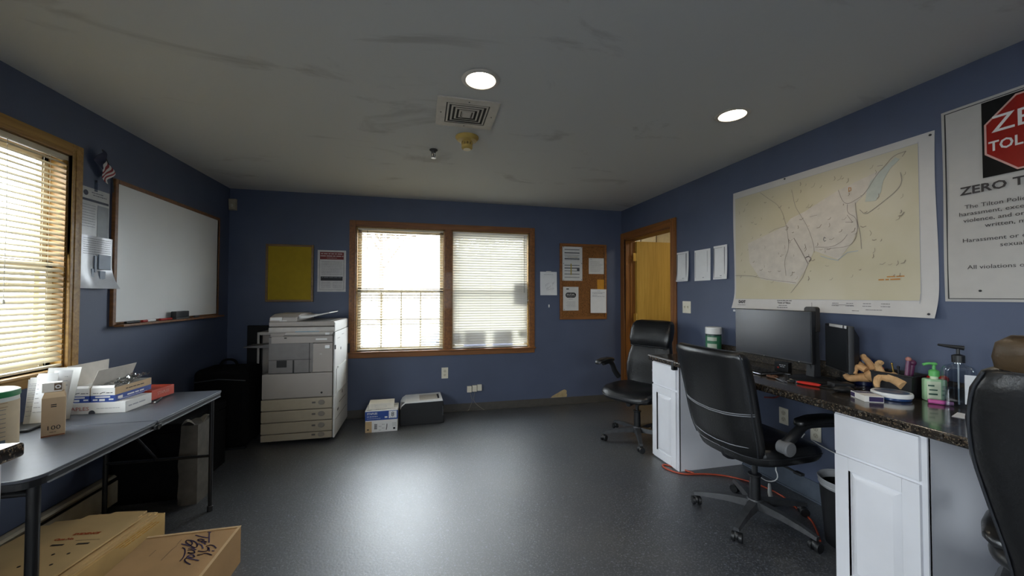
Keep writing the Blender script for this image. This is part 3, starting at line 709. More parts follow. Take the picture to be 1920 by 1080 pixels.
p = thing('small_carton', 'little white carton with a brown round mark in the top of the tan carton', 'carton', yawM(-1.565, 2.085, TZ + .187, math.radians(33)))
MB().box(-.034, -.014, 0, .022, .018, .04, bev=.001).build('carton_body', mat('white_carton', 'e2ddd6', .6), p)
b = MB(); b.box(.0, -.0146, .006, .0222, -.0139, .036); b.build('mark_panel', mat('brown_mark', '5c4632', .6), p)
b = MB(); b.lathe([(.0045, 0), (.0085, 0), (.0085, .001), (.0045, .001)], M=Matrix.Translation((.011, -.0146, .021)) @ Matrix.Rotation(PI / 2, 4, 'X'), n=20); b.build('round_mark', paper, p)

# wipes canister at the left edge
p = thing('wipes_canister', 'big beige-labelled canister with a green-rimmed white lid on the folding table', 'canister', (-1.64, 1.90, TZ + .0005))
R = .083
MB().lathe([(0, 0), (R - .004, 0), (R, .005), (R, .213), (R - .002, .217), (0, .217)], n=40).build('canister_body', mat('canister_plastic', 'cfd2cc', .4), p)
MB().lathe([(R + .0006, .012), (R + .001, .012), (R + .001, .195), (R + .0006, .195)], n=40).build('label', mat('beige_label', 'c0ae90', .55), p)
MB().lathe([(0, .238), (R - .006, .238), (R + .002, .234), (R + .003, .215), (R + .001, .211), (0, .211)], n=40, mi=[0, 0, 1, 1, 1]).build('lid', [mat('pale_lid', 'd5ddd2', .4), mat('green_rim', '2e7d4e', .4)], p)
b = MB()
def wrap(a0, a1, z0, z1, m, o=.0016):
    n = max(2, int((a1 - a0) / .08))
    for i in range(n):
        x, y = a0 + (a1 - a0) * i / n, a0 + (a1 - a0) * (i + 1) / n
        pts = [(r_ * math.cos(q), r_ * math.sin(q)) for r_, q in ((R + .0008, x), (R + o, x), (R + o, y), (R + .0008, y))]
        b.prism(pts, z0, z1, m)
for k in range(7): wrap(-1.75, -.25, .165 - k * .017, .167 - k * .017, 0)
wrap(-1.9, -.2, .175, .1765, 1); wrap(-1.9, -.2, .19, .1915, 1)
b.build('label_print', [ink_g, mat('brown_ink', '7a5a3c', .6)], p)
b = MB(); wrap(-.95, -.25, .03, .05, 0); b.build('label_block', mat('slate_block', '5b6670', .6), p)

# papers standing behind the carton
p = thing('letter_stack', 'loose fan of printed letters leaning upright behind the tan carton', 'papers', (-1.735, 2.25, TZ + .001))
for k, (dx, dy, a, w, h, m) in enumerate(((-.055, .03, .25, .06, .205, paper), (-.045, .02, .2, .07, .215, paper2), (-.035, .03, .15, .07, .222, paper), (-.005, .0, .12, .075, .235, paper), (.02, .04, .1, .06, .24, paper), (-.005, .07, .05, .115, .25, paper2))):
    M = Matrix.Translation((dx, dy, 0)) @ Matrix.Rotation(a, 4, 'Z') @ Matrix.Rotation(-.13 - .02 * k, 4, 'X')
    o = MB().sheet(lambda u, v: ((u - .5) * w, .012 * math.sin(u * 3 + k) * v, v * h), 6, 4, .0012, M=M).build('sheet', m, p)
    if k in (0, 1, 3, 4):
        b = MB(); rr = random.Random(k)
        for j in range(8): b.words(-w * .42, w * .42, h - .03 - j * .021, .004, z=-.0005, M=M @ FR @ Matrix.Translation((0, 0, .004)), rnd=rr)
        b.build('print', ink_b, o)
p = thing('tablet_folder', 'black flat folder with a white corner lying behind the tan carton', 'folder', yawM(-1.80, 2.17, TZ + .0005, .15))
MB().box(-.10, -.05, 0, .1, .06, .012, bev=.003).build('cover', blk, p)
MB().prism([(-.12, -.048), (-.02, -.048), (-.1, -.01)], .0122, .0132).build('corner', paper, p)

# staples letter box, red box, two envelope boxes
p = thing('letter_box', 'long white box lettered in red, flat at the bottom of the pile on the table', 'box', yawM(-1.637, 2.395, TZ + .0005, math.radians(-2)))
wb = mat('white_boxboard', 'dcdad6', .55, var=.02)
MB().box(-.14, 0, 0, .14, .185, .056, bev=.0015).build('box_body', wb, p)
b = MB(); b.text('STAPLES', .026, -.072, .026, .0008, M=FR, sx=1.15); b.build('lettering', mat('faded_red_ink', 'b4635c', .6), p)
b = MB(); b.words(.015, .115, .026, .004, z=.0008, M=FR); b.words(.02, .15, .028, .01, z=.0006, M=FX @ Matrix.Translation((0, 0, .14))); b.build('small_print', ink_b, p)
MB().lathe([(0, 0), (.014, 0), (.014, .001), (0, .001)], M=Matrix.Translation((-.005, -.0005, .004)) @ Matrix.Rotation(PI / 2, 4, 'X'), n=20).build('thumb_notch', mat('dark_slot', '3a3d44', .8), p)
p = thing('staple_box', 'red box with pale lettering poking out behind the long white box', 'box', yawM(-1.625, 2.605, TZ + .0005, math.radians(-6)))
redb = mat('orange_red_boxboard', 'b23a1e', .5)
MB().box(-.14, 0, .006, .125, .17, .062, bev=.0015).build('box_body', redb, p)
b = MB(); b.text('STAPLES', .024, .085, .036, .0008, M=FX @ Matrix.Translation((0, 0, .125))); b.build('lettering', mat('pink_ink', 'e0a090', .6), p)
MB().box(-.10, .02, 0, .10, .15, .0065).build('base_tray', blk, p)
def env_box(x, y, z, a, label, lid):
    p = thing('envelope_box', label, 'box', yawM(x, y, z, a), group='blue and white envelope boxes on the table')
    w, d, h, t = .105, .25, .072, .0016
    navy = mat('royal_blue_board', '24418c', .5)
    b = MB()
    for (z0, z1, m) in ((0, .034, 1), (.034, h, 0)):
        b.box(0, 0, z0, w, t, z1, m).box(0, d - t, z0, w, d, z1, m).box(0, t, z0, t, d - t, z1, m)
        b.box(w - t, t, z0, w, d - t, z1, m if m else 2)
    b.box(t, t, 0, w - t, d - t, t, 1)
    b.build('box_body', [wb, navy, mat('kraft_side_board', 'c0a27c', .6)], p, smooth=False)
    b = MB(); M = FR
    for k, (x0, x1, y) in enumerate(((.02, .085, .026), (.01, .03, .012), (.038, .062, .013), (.08, .1, .013))): b.box(x0, y - .0035 - (.004 if k == 2 else 0), 0, x1, y + .0035, .0008, M=M)
    M2 = FX @ Matrix.Translation((0, 0, w)); b.words(.08, .2, .018, .011, z=.0008, M=M2); b.box(.02, .01, 0, .05, .024, .0008, M=M2); b.words(.03, .22, .007, .003, z=.0008, M=M2)
    b.build('label_print', paper, p)
    b = MB(); b.words(.01, .035, .046, .004, z=.0008, M=M); b.line([(.04, .043), (.052, .049), (.062, .05)], .003, z=.0008, M=M); b.words(.068, .1, .047, .005, z=.0008, M=M); b.words(.07, .2, .052, .007, z=.0008, M=M2); b.build('small_print', ink, p)
    b = MB(); b.sheet(lambda u, v: (-.002 - lid[0] * v * .11 + .004 * math.sin(3 * u), .0 + u * d + lid[1] * v, h + v * lid[2]), 6, 5, .0015); b.build('lid_flap', mat('grey_board_inside', 'bdb7ae', .65), p)
    b = MB(); b.sheet(lambda u, v: (.004 + u * (w - .008), -.001 + v * .006, h + v * .012), 2, 2, .0012, m=0); b.build('front_flap', wb, p)
    b = MB()
    b.box(.008, .02, .004, w - .008, d - .01, h - .016); b.build('envelopes', paper2, p)
    return p
eb1 = env_box(-1.762, 2.405, TZ + .057, math.radians(-3), 'open blue and white envelope box with raised lid, left one of the pair', (.25, .045, .108))
eb2 = env_box(-1.652, 2.400, TZ + .057, math.radians(-3), 'open blue and white envelope box stuffed with clear wrap, right one of the pair', (-.1, .03, .085))
p = thing('plastic_wrap', 'crumpled clear plastic wrap bulging out of the right envelope box', 'plastic wrap', yawM(-1.592, 2.53, TZ + .06 + .066, -.05))
rnd = random.Random(5)
def wrapf(u, v):
    q = Vector((u * 5, v * 7, 1.3)); nz = noise.noise(q) * .018 + noise.noise(q * 2.3) * .012
    return ((u - .5) * .088 + noise.noise(q + Vector((9, 0, 0))) * .012, (v - .5) * .23 + noise.noise(q + Vector((0, 9, 0))) * .014, max(-.008, .008 + nz + .02 * v))
MB().sheet(wrapf, 18, 26, .0006).build('film', glassy('crinkled_clear_film', (.93, .94, .95), rough=.12, mixf=.3), p)
p = thing('black_pen', 'dark pen lying on the table against the red box', 'pen', yawM(-1.475, 2.60, TZ + .006, math.radians(-75)))
MB().cyl((-.06, 0, 0), (.05, 0, 0), .005, n=12).build('barrel', blk, p); MB().cyl((.05, 0, 0), (.064, 0, 0), .005, .002, n=12).build('tip', white_pl, p)
# -------- counter end at the left edge of the view
granite = speckle('brown_granite_laminate', '2a241f', [('6b5c4a', .55, 1), ('12100e', .58, 1.4), ('9c8f78', .65, 1.9), ('4a4640', .6, .6)], .16, 75, coat=.3, coat_rough=.08)
p = thing('corner_cabinet', 'white base cabinet whose front edge shows at the left edge of the photo', 'cabinet', (XL, 0, 0))
MB().box(.075, .25, .1, .776, 1.385, .873).box(.075, .25, 0, .71, 1.385, .1).build('carcass', white_paint, p, smooth=False)
for ya, yb in ((.27, .805), (.825, 1.375)):
    MB().box(.776, ya, .715, .795, yb, .865, bev=.004).build('drawer', white_paint, p); MB().box(.776, ya, .115, .795, yb, .705, bev=.004).build('door', white_paint, p)
p = tag(MB().box(XL, .22, .874, -1.115, 1.402, .914, bev=.008, seg=3).build('granite_counter', granite), 'short brown granite counter end above the cabinet at the left edge', 'countertop')
p = thing('paper_pad', 'white paper lying on the brown granite counter end at the left edge', 'paper', yawM(-1.30, 1.28, .9145, .05))
MB().box(-.14, -.19, 0, .14, .105, .004, bev=.001).build('sheets', paper, p)

# -------- floor, left
p = thing('cardboard_box', 'flat sealed brown cardboard box with marker scrawl on the floor', 'box', (0, 0, 0))
cx0, cx1, cy0, cy1 = -1.275, -.880, 1.70, 2.195
b = MB(); b.box(cx0, cy0, 0, cx1, cy1, .178, bev=.003); b.build('box_body', card, p)
b = MB(); b.box(cx0 + .001, cy1 - .012, .178, cx1 + .001, cy1 + .001, .1815, bev=.001); b.box(cx1 - .012, cy0, .178, cx1 + .001, cy1, .1805, bev=.001); b.build('lid_edge', mat('pale_card_edge', 'cbaa7e', .75), p)
b = MB()
for s in CARD: b.line(s, .0052, z=.1795)
b.build('scrawl', mat('purple_marker_ink', '3b2f52', .6), p)
b = MB()
for s in CARDL: b.line(s, .003, z=.1792)
b.build('printed_lines', mat('brown_print', '7d6243', .7), p)
p = thing('evidence_carton', 'stack of folded tan evidence cartons with red print, on the floor', 'cartons', yawM(-1.345, 2.45, 0, math.radians(-7)))
# several flattened cartons one on another; local x to the left (-), y towards the viewer (-)
ev = mat('evidence_board', 'c6a672', .7, var=.06, vs=6)
for k, (dx, dy, z0, z1, wx, wy) in enumerate(((0, 0, 0, .165, .46, .72), (-.008, -.006, .166, .173, .45, .71), (-.02, -.03, .174, .182, .44, .68), (-.05, -.02, .183, .191, .40, .68), (-.035, -.07, .192, .20, .44, .6))):
    x1, y1 = dx, dy
    b = MB(); pts = [(x1 - wx, y1 - wy), (x1, y1 - wy), (x1, y1 - .03), (x1 - .02, y1 - .03), (x1 - .024, y1), (x1 - wx * .45, y1 + .004), (x1 - wx * .47, y1 - .012), (x1 - wx * .72, y1 - .015), (x1 - wx * .75, y1 - .05), (x1 - wx, y1 - .06)] if k else [(x1 - wx, y1 - wy), (x1, y1 - wy), (x1, y1), (x1 - wx, y1 - .03)]
    b.prism(pts, z0, z1, bev=.0015); b.build('folded_carton', ev if k != 0 else card2, p)
TM = Matrix.Translation((-.18, -.255, .2005))
b = MB(); b.text('EVIDENCE', .021, .0, .032, M=TM, sx=1.15, bold=.0010); b.text('Case No.', .022, -.06, -.004, M=TM, bold=.0008); 
b.build('red_lettering', mat('orange_red_print', 'b0501c', .7), p)
b = MB()
for k in range(3): b.words(-.1, .1, -.16 - .0, .009, M=TM @ Matrix.Translation((.075 + k * .015, 0, 0)) @ Matrix.Rotation(PI / 2, 4, 'Z'))
b.build('orange_print', mat('orange_print', 'c08a2c', .7), p)
b = MB()
for x in (-.075, .03): b.box(x, -.052, 0, x + .05, -.042, .0008, M=TM)
for x in (-.06, .0, .06): b.cyl((x, -.115, 0), (x, -.115, .0008), .006, n=10, M=TM); b.cyl((x, -.185, 0), (x, -.185, .0008), .006, n=10, M=TM)
b.line([(-.0, -.02), (.1, -.02)], .0012, M=TM)
b.build('slots', mat('dark_slot_brown', '2e2418', .8), p)

# black things in the dark corner
p = thing('travel_case', 'black soft case with a top handle standing in the dark back-left corner', 'bag', (-1.69, 3.92, 0))
bagm = mat('black_nylon', '070708', .95, var=.1, vs=50, bump=.1, bs=300, spec=.15)
MB().box(-.20, -.17, .02, .22, .17, .70, bev=.05, seg=4).build('case_body', bagm, p)
MB().tube([(-.07, 0, .69), (-.06, 0, .735), (-.03, 0, .762), (.03, 0, .762), (.06, 0, .735), (.07, 0, .69)], .011, n=10, smooth=1).build('handle', bagm, p)
MB().box(-.15, -.19, .1, .17, -.165, .42, bev=.015).build('front_pocket', bagm, p)
b = MB(); b.tube([(-.18, -.172, .6), (0, -.176, .62), (.2, -.172, .6)], .004, n=6); b.build('zip', dgrey, p)
b = MB()
for x in (-.15, .17): b.cyl((x - .02, .1, .025), (x + .02, .1, .025), .025, n=14)
b.box(-.17, -.14, 0, .19, -.1, .022); b.build('feet', blk, p)
p = thing('storage_chest', 'low black chest in the shadow beneath the far end of the folding table', 'chest', (-1.71, 3.24, 0))
MB().box(-.21, -.30, 0, .18, .28, .44, bev=.012).build('chest_body', bagm, p); MB().box(-.215, -.305, .44, .185, .285, .50, bev=.015).build('lid', bagm, p)
MB().box(.178, -.04, .40, .192, .04, .46, bev=.003).build('latch', dgrey, p)
p = thing('paper_sack', 'crumpled grey paper sack standing beside the black chest under the table', 'sack', (-1.455, 2.955, 0))
b = MB(); rings = []
for k in range(9):
    z = .50 * k / 8; ring = []
    for i in range(16):
        a = 2 * PI * i / 16; c, s = math.cos(a), math.sin(a); q = max(abs(c), abs(s)) ** .7
        rr = (1 + .12 * noise.noise(Vector((c * 2, s * 2, z * 9)))) * (1 - .1 * k / 8)
        ring.append((.058 * c / q * rr, .10 * s / q * rr, z))
    rings.append(ring)
b.loft(rings); b.build('sack_body', mat('grey_kraft_paper', '4d4840', .8, var=.15, bump=.2, bs=30), p)
b = MB(); b.sheet(lambda u, v: (-.045 + .09 * u, -.08 + .16 * v, .505 + .02 * math.sin(u * 4 + v * 5)), 6, 6, .002); b.build('folded_top', mat('pale_kraft', '6a645a', .8), p)
# ---------------------------------------------------------------- back wall
p = thing('motion_sensor', 'small beige motion sensor high in the back left corner', 'sensor', WB(-1.905, 2.27))
MB().loft([[(-.034, -.058, 0), (.034, -.058, 0), (.034, .058, 0), (-.034, .058, 0)], [(-.034, -.056, .02), (.034, -.056, .02), (.034, .058, .03), (-.034, .058, .03)], [(-.026, -.048, .034), (.026, -.048, .034), (.026, .05, .044), (-.026, .05, .044)]]).build('housing', mat('beige_sensor', 'a59a82', .5), p)
MB().sphere((0, -.012, .03), .017, sc=(1, 1.2, .8)).build('lens', mat('milky_lens', 'b8b09c', .3), p)
p = thing('yellow_board', 'plain yellow bulletin board in a wooden frame', 'board', WB(-1.368, 1.574))
w, h = .458, .607
MB().box(-w / 2 + .01, -h / 2 + .01, .002, w / 2 - .01, h / 2 - .01, .012).build('panel', mat('yellow_felt', '9c8312', .85, var=.05, bump=.1, bs=200), p)
def frm(b, w, h, t, d, M=None):
    b.box(-w / 2, -h / 2, 0, -w / 2 + t, h / 2, d, 0, .003).box(w / 2 - t, -h / 2, 0, w / 2, h / 2, d, 0, .003).box(-w / 2 + t, h / 2 - t, 0, w / 2 - t, h / 2, d, 1, .003).box(-w / 2 + t, -h / 2, 0, w / 2 - t, -h / 2 + t, d, 1, .003); return b
frm(MB(), w, h, .022, .018).build('frame', [wood('dull_oak_upright', '5e4420', '7c5d30', axis='Z'), wood('dull_oak_across', '5e4420', '7c5d30', axis='X')], p)
p = poster('labour_poster', 'white poster with a dark red heading left of the back window', WB(-.96, 1.604), .285, .45, m=mat('dull_poster_paper', 'bdbab8', .6))
b = MB(); b.box(-.12, .125, .0022, .12, .205, .0030); b.build('heading_band', mat('dark_red_print', '6e201c', .6), p)
b = MB(); b.words(-.11, .11, .186, .014, z=.0035); b.words(-.115, .115, .162, .014, z=.0035); b.words(-.05, .05, .14, .006, z=.0035); b.build('heading_print', mat('pale_print', 'b8a8a4', .6), p)
b = MB()
for (x0, y0, x1, y1) in ((-.122, -.2, -.12, .125), (.12, -.2, .122, .125), (-.122, -.202, .122, -.2)): b.box(x0, y0, .0022, x1, y1, .003)
b.box(-.11, -.105, .0022, .11, -.06, .003); b.build('picture_strip', ink, p)
b = MB()
for k in range(9): b.words(-.105, .105, .1 - k * .017, .005, z=.003)
for k in range(4): b.words(-.105, -.01, -.125 - k * .017, .005, z=.003); b.words(.01, .105, -.125 - k * .017, .005, z=.003)
b.words(-.1, .1, -.07, .012, z=.0035); b.build('small_print', ink_g, p)
p = poster('sketch_sheet', 'white sheet with a faint pencil sketch between the back window and the corkboard', WB(1.508, 1.492), .215, .288, curl=lambda u, v: .002 + .01 * (1 - v) ** 2, cat='paper')
b = MB(); rr = random.Random(4)
for k in range(14):
    x, y = rr.uniform(-.05, .06), rr.uniform(-.09, .02); a = .6; b.line([(x, y), (x + .03 * math.cos(a + rr.uniform(-1, 1)), y + .03 * math.sin(a + rr.uniform(-1, 1))), (x + .02, y + .02)], .002, z=.0125)
b.words(-.06, .06, .11, .007, z=.0125); b.build('sketch', ink_b, p)
MB().box(-.03, .138, .003, .035, .152, .0045).build('tape', paper2, p)
p = thing('wall_hook', 'tiny white hook on the blue wall under the pencil sketch sheet', 'hook', WB(1.515, 1.215))
b = MB(); b.box(-.008, -.018, 0, .008, .018, .004, bev=.002); b.tube([(0, -.008, .004), (0, -.014, .014), (0, -.004, .02)], .003, n=8, smooth=1); b.build('hook_body', white_pl, p)

p = thing('corkboard', 'oak-framed corkboard with pinned papers on the back wall near the door', 'board', WB(1.967, 1.52))
w, h = .63, .945
cork = speckle('cork_sheet', '7c4f22', [('5e3a18', .52, 1), ('94652f', .58, 1.3)], .9, 120, bump=.3)
MB().box(-w / 2 + .01, -h / 2 + .01, .002, w / 2 - .01, h / 2 - .01, .012).build('cork', cork, p)
frm(MB(), w, h, .03, .022).build('frame', [oak_d, oak_dx], p)
def pinned(u, v, w, h, label, m=paper2, curl=None, off=.0125, name='pinned_paper', tilt=0):
    q = thing(name, label, 'paper', WB(1.967 + u, 1.52 + v, off) @ Matrix.Rotation(tilt, 4, 'Z'), group='papers pinned to the corkboard')
    f = curl or (lambda a, b_: .001 + .006 * (1 - b_) ** 2)
    MB().sheet(lambda a, c: ((a - .5) * w, (c - .5) * h, f(a, c)), 6, 8, .0006).build('sheet', m, q)
    return q
def pins(q, pts):
    b = MB()
    for x, y in pts: b.sphere((x, y, .008), .005, n=8)
    b.build('push_pins', mat('dark_push_pin', '2a2a30', .4), q)
q = pinned(-.148, .222, .265, .425, 'large printed schedule with black bars, top left on the corkboard', curl=lambda a, c: .001)
b = MB()
for y, t in ((.175, .008), (.135, .012), (.105, .004), (.06, .010), (-.02, .008), (-.055, .012), (-.09, .006), (-.13, .008), (-.17, .006)): b.box(-.105, y - t / 2, .001, .095, y + t / 2, .0018)
for k in range(5): b.words(-.1, .09, .09 - k * .012, .004, z=.0018)
b.box(.06, -.088, .001, .095, -.062, .0018); b.build('print', mat('charcoal_ink', '45474c', .7), q)
b = MB(); b.box(-.025, -.14, .0012, -.012, .0, .0024); b.box(-.06, .08, .0012, .07, .083, .0024); b.build('highlighter', mat('olive_yellow_ink', 'a08a30', .7), q); pins(q, [(-.12, .205), (.12, .205), (-.12, 0), (.12, .005), (-.12, -.205), (.12, -.2)])
q = pinned(-.17, -.215, .205, .295, 'white flyer with a black oval emblem, bottom left on the corkboard', curl=lambda a, c: .001)
b = MB(); b.prism([(x, y + .045) for x, y in rrect(-.07, -.032, .07, .032, .031)], .001, .0018); b.box(-.06, .115, .001, -.025, .128, .0018); b.build('emblem', ink, q)
b = MB(); b.words(-.055, -.005, .055, .012, z=.0024); b.words(.01, .06, .055, .012, z=.0024); b.words(-.055, -.005, .035, .008, z=.0024); b.words(.01, .06, .035, .008, z=.0024); b.box(-.002, .02, .001, .001, .07, .0024); b.build('emblem_print', paper2, q)
b = MB(); b.words(-.03, .03, -.005, .008, z=.0018)
for k in range(5): b.words(-.05 - .01 * (k % 2), .06, -.035 - k * .016, .004, z=.0018)
b.build('print', ink_g, q); pins(q, [(-.09, -.135)])
q = pinned(.175, .198, .205, .2, 'short typed letter pinned top right on the corkboard', curl=lambda a, c: .001 + .004 * a)
b = MB(); b.words(-.09, -.06, .085, .007, z=.0058)
for k, wd in enumerate((.05, .04, .09, .09, .06, .09, .09, .05, .04)): b.words(-.085, wd, .055 - k * .015, .004, z=.0058)
b.build('print', ink_g, q)
q = pinned(.235, -.05, .095, .155, 'small orange card pinned at the right edge of the corkboard', m=mat('orange_card', 'bf841e', .7), curl=lambda a, c: .001, name='pinned_card')
q = pinned(.198, -.245, .215, .3, 'mostly blank white page covering the lower right frame of the corkboard', off=.023, tilt=-.015, m=paper)
b = MB(); b.words(-.02, .02, .128, .006, z=.008); b.words(-.09, .09, .108, .007, z=.008); b.words(-.09, .05, .096, .007, z=.008); b.words(-.09, -.02, .075, .006, z=.008); b.words(-.09, .09, .06, .007, z=.008)
b.build('print', ink_b, q)

def outlet(M, label, plate_w=.07, plate_h=.115):
    p = thing('wall_outlet', label, 'outlet', M)
    MB().box(-plate_w / 2, -plate_h / 2, 0, plate_w / 2, plate_h / 2, .006, bev=.003).build('cover_plate', ivory, p)
    b = MB()
    for y in (-.022, .022): b.lathe([(0, .0085), (.015, .0085), (.0165, .006), (.0165, .004), (0, .004)], c=(0, y, 0), n=20)
    b.build('socket', mat('socket_ivory', 'c4bda8', .4), p)
    b = MB()
    for y in (-.022, .022):
        for x in (-.006, .006): b.box(x - .001, y - .001, .0075, x + .001, y + .007, .009)
        b.cyl((0, y - .008, .0075), (0, y - .008, .009), .0022, n=8)
    b.build('slots', mat('socket_slot', '2a2622', .6), p); return p
outlet(WB(.255, .45), 'ivory wall outlet under the back window', .075, .125)
for k, (x, nm) in enumerate(((.537, 'left'), (.597, 'middle'), (.655, 'right'))):
    p = thing('data_jack_box', {'left': 'ivory phone jack box, left of the three low on the back wall', 'middle': 'ivory phone jack box between its two neighbours low on the back wall', 'right': 'ivory phone jack box, right of the three low on the back wall'}[nm], 'jack', WB(x, .252 + .006 * k), group='phone jacks low on the back wall')
    MB().box(-.027, -.036, 0, .027, .036, .026, bev=.004).build('jack_housing', ivory, p); MB().box(-.008, -.0368, .006, .008, -.035, .018).build('jack_port', mat('socket_slot', '2a2622', .6), p)
p = tag(MB().tube([(.545, YB - .014, .216), (.56, YB - .014, .16), (.575, YB - .016, .12), (.55, YB - .016, .06), (.53, YB - .022, .012), (.50, YB - .05, .004)], .0022, n=6, smooth=2).build('telephone_cable', mat('grey_cord', '8b8478', .6)), 'thin grey cord dropping from the left phone jack to the floor', 'cord')
p = tag(MB().tube([(.6, YB - .014, .218), (.59, YB - .014, .15), (.585, YB - .016, .12), (.62, YB - .016, .07), (.70, YB - .024, .01), (.73, YB - .06, .004)], .0022, n=6, smooth=2).build('telephone_cable', mat('grey_cord', '8b8478', .6)), 'thin grey cord curving right from the middle phone jack to the floor', 'cord')
# patch of torn paint above the baseboard
pts = [(1.535, .09), (1.56, .112), (1.60, .13), (1.64, .15), (1.685, .172), (1.715, .183), (1.742, .172), (1.748, .15), (1.742, .135), (1.752, .118), (1.745, .09)]
tag(MB().prism([(x, z) for x, z in pts], .0002, .0012, M=WB(0, 0)).build('paint_patch', mat('bare_plaster', 'a3906a', .85, var=.1, vs=30)), 'beige patch of torn wall paint above the back baseboard', 'paint patch')

# ---------------------------------------------------------------- the copier
p = thing('copier', 'tall office copier with four paper drawers beside the back window', 'copier', (-1.09, 3.81, 0))
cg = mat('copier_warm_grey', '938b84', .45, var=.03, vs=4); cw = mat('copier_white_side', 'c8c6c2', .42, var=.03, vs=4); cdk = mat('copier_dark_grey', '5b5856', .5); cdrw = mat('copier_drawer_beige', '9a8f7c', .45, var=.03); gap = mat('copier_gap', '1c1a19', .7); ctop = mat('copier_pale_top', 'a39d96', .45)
x0, x1, D = -.30, .297, .63
b = MB()
b.box(x0 + .004, .02, .03, x1 - .004, D, .41, 0).box(x0 + .004, .03, .41, x1 - .002, D, .63, 0)
b.box(-.0, .03, .63, x1 - .002, D, 1.0, 0).box(x0 + .08, .15, .63, 0, D, 1.0, 0).box(x0 + .06, .02, .965, x1 - .002, D, 1.0, 0)
b.build('core', cg, p, smooth=False)
for k, (za, zb) in enumerate(((.034, .094), (.1, .196), (.202, .300), (.306, .404))):
    d = MB().box(x0, -.004, za, x1 - .012, .05, zb, bev=.006).build('paper_drawer', cdrw, p)
    zc = (za + zb) / 2 + .008; b = MB()
    b.lathe([(0, 0), (.026, 0), (.028, .003), (.026, .006), (0, .006)], M=Matrix.Translation((.195, -.003, zc)) @ Matrix.Rotation(PI / 2, 4, 'X') @ Matrix.Diagonal((1, .85, 1, 1)), n=24); b.build('round_latch', mat('latch_grey', '7d766c', .4), d)
    MB().box(.115, -.005, zc - .008, .145, -.0035, zc + .008).build('size_label', mat('drawer_label', '55504a', .6), d)
f = MB().box(x0 + .005, -.004, .412, x1 - .012, .04, .632, bev=.006).build('front_cover', cg, p)
MB().lathe([(0, 0), (.009, 0), (.009, .003), (0, .003)], M=Matrix.Translation((.195, -.003, .45)) @ Matrix.Rotation(PI / 2, 4, 'X'), n=14).build('indicator', gap, f)
# upper right column and its seams
f = MB().box(.118, -.003, .637, x1 - .012, .03, .90, bev=.004).build('upper_cover', cg, p)
MB().box(.175, -.0045, .80, .195, -.002, .803).build('print_line', cw, f); b = MB(); b.box(.22, -.014, .852, .262, .0, .882, bev=.004); b.build('latch_tab', mat('bright_latch', 'e0e0e0', .3), f)
f = MB().box(-.225, -.002, .905, x1 - .012, .03, .968, bev=.004).build('name_strip', cg, p); MB().box(.14, -.0035, .93, .235, -.0015, .945).build('label', cw, f); MB().box(-.12, -.0035, .948, -.10, -.0015, .958).build('button', gap, f)
# finisher bay: darker panel with rounded right edge, notch and slot
bay = MB(); pts = [(x, y) for x, y in rrect(-.245, .635, .118, .96, .03, (1, 0, 0, 0))]; bay.prism(pts, .0, .05, M=frame((1, 0, 0), (0, 0, 1), (0, -1, 0), (0, .052, 0))); bo = bay.build('finisher_cover', mat('finisher_grey', '6b6764', .48), p)
b = MB(); b.box(-.245, -.0005, .755, .1, .004, .758).box(-.05, -.0005, .638, -.038, .004, .752).box(-.18, -.001, .69, -.10, .004, .752).box(.085, -.0005, .638, .089, .004, .957).box(-.245, -.0005, .634, .10, .004, .639); b.build('seams', gap, bo)
# output tray and side unit on the left
b = MB(); b.loft([[(-.245, .05, .86), (-.245, .30, .86), (-.245, .30, .90), (-.245, .05, .90)], [(-.32, .06, .862), (-.32, .29, .862), (-.32, .29, .885), (-.32, .06, .885)], [(-.475, .07, .868), (-.475, .28, .868), (-.475, .28, .874), (-.475, .07, .874)]]); b.build('output_tray', cdk, p)
b = MB(); b.box(-.45, .3, .03, -.43, .62, .985, bev=.004).box(-.43, .3, .955, -.25, .62, .985, bev=.004).box(-.425, .36, .07, -.30, .60, .95, 1); b.box(-.43, .34, .07, -.424, .62, .95, 2); b.build('side_unit', [ctop, cg, gap], p)
# scanner section, control panel, document feeder
b = MB(); b.box(x0 + .05, .0, 1.0, x1 + .0, D, 1.05, bev=.006); b.build('scanner_body', ctop, p)
cp = MB().loft([[(-.13, -.012, .968), (x1 - .02, -.012, .968), (x1 - .02, .05, .968), (-.13, .05, .968)], [(-.11, -.03, .985), (x1 - .01, -.03, .985), (x1 - .01, .05, .985), (-.11, .05, .985)], [(-.10, -.02, 1.005), (x1 - .005, -.02, 1.005), (x1 - .005, .06, 1.03), (-.10, .06, 1.03)]]).build('control_panel', ctop, p, smooth=False)
MB().loft([[(-.03, -.0205, 1.007), (.17, -.0205, 1.007), (.17, .052, 1.0305), (-.03, .052, 1.0305)], [(-.03, -.0185, 1.005), (.17, -.0185, 1.005), (.17, .054, 1.0285), (-.03, .054, 1.0285)]]).build('touch_screen', mat('pale_blue_screen', '9fb6c4', .12, var=.1, vs=30), cp)
MB().box(.225, -.034, .98, .262, -.01, .998, bev=.003).build('start_key', mat('bright_key', 'd8d8d6', .3), cp)
ad = MB().box(x0 + .045, .02, 1.054, x1 - .005, D - .02, 1.098, bev=.008).build('platen_cover', cg, p)
b = MB(); b.prism([(.03, 1.098), (.60, 1.098), (.60, 1.15), (.45, 1.168), (.15, 1.165), (.04, 1.14)], -.255, -.03, M=frame((0, 1, 0), (0, 0, 1), (1, 0, 0), (0, 0, 0)), bev=.006); fd = b.build('document_feeder', cg, p)
b = MB(); b.box(-.245, .026, 1.112, -.15, .036, 1.138).box(-.17, .027, 1.104, -.11, .037, 1.110); b.build('feeder_labels', cw, fd)
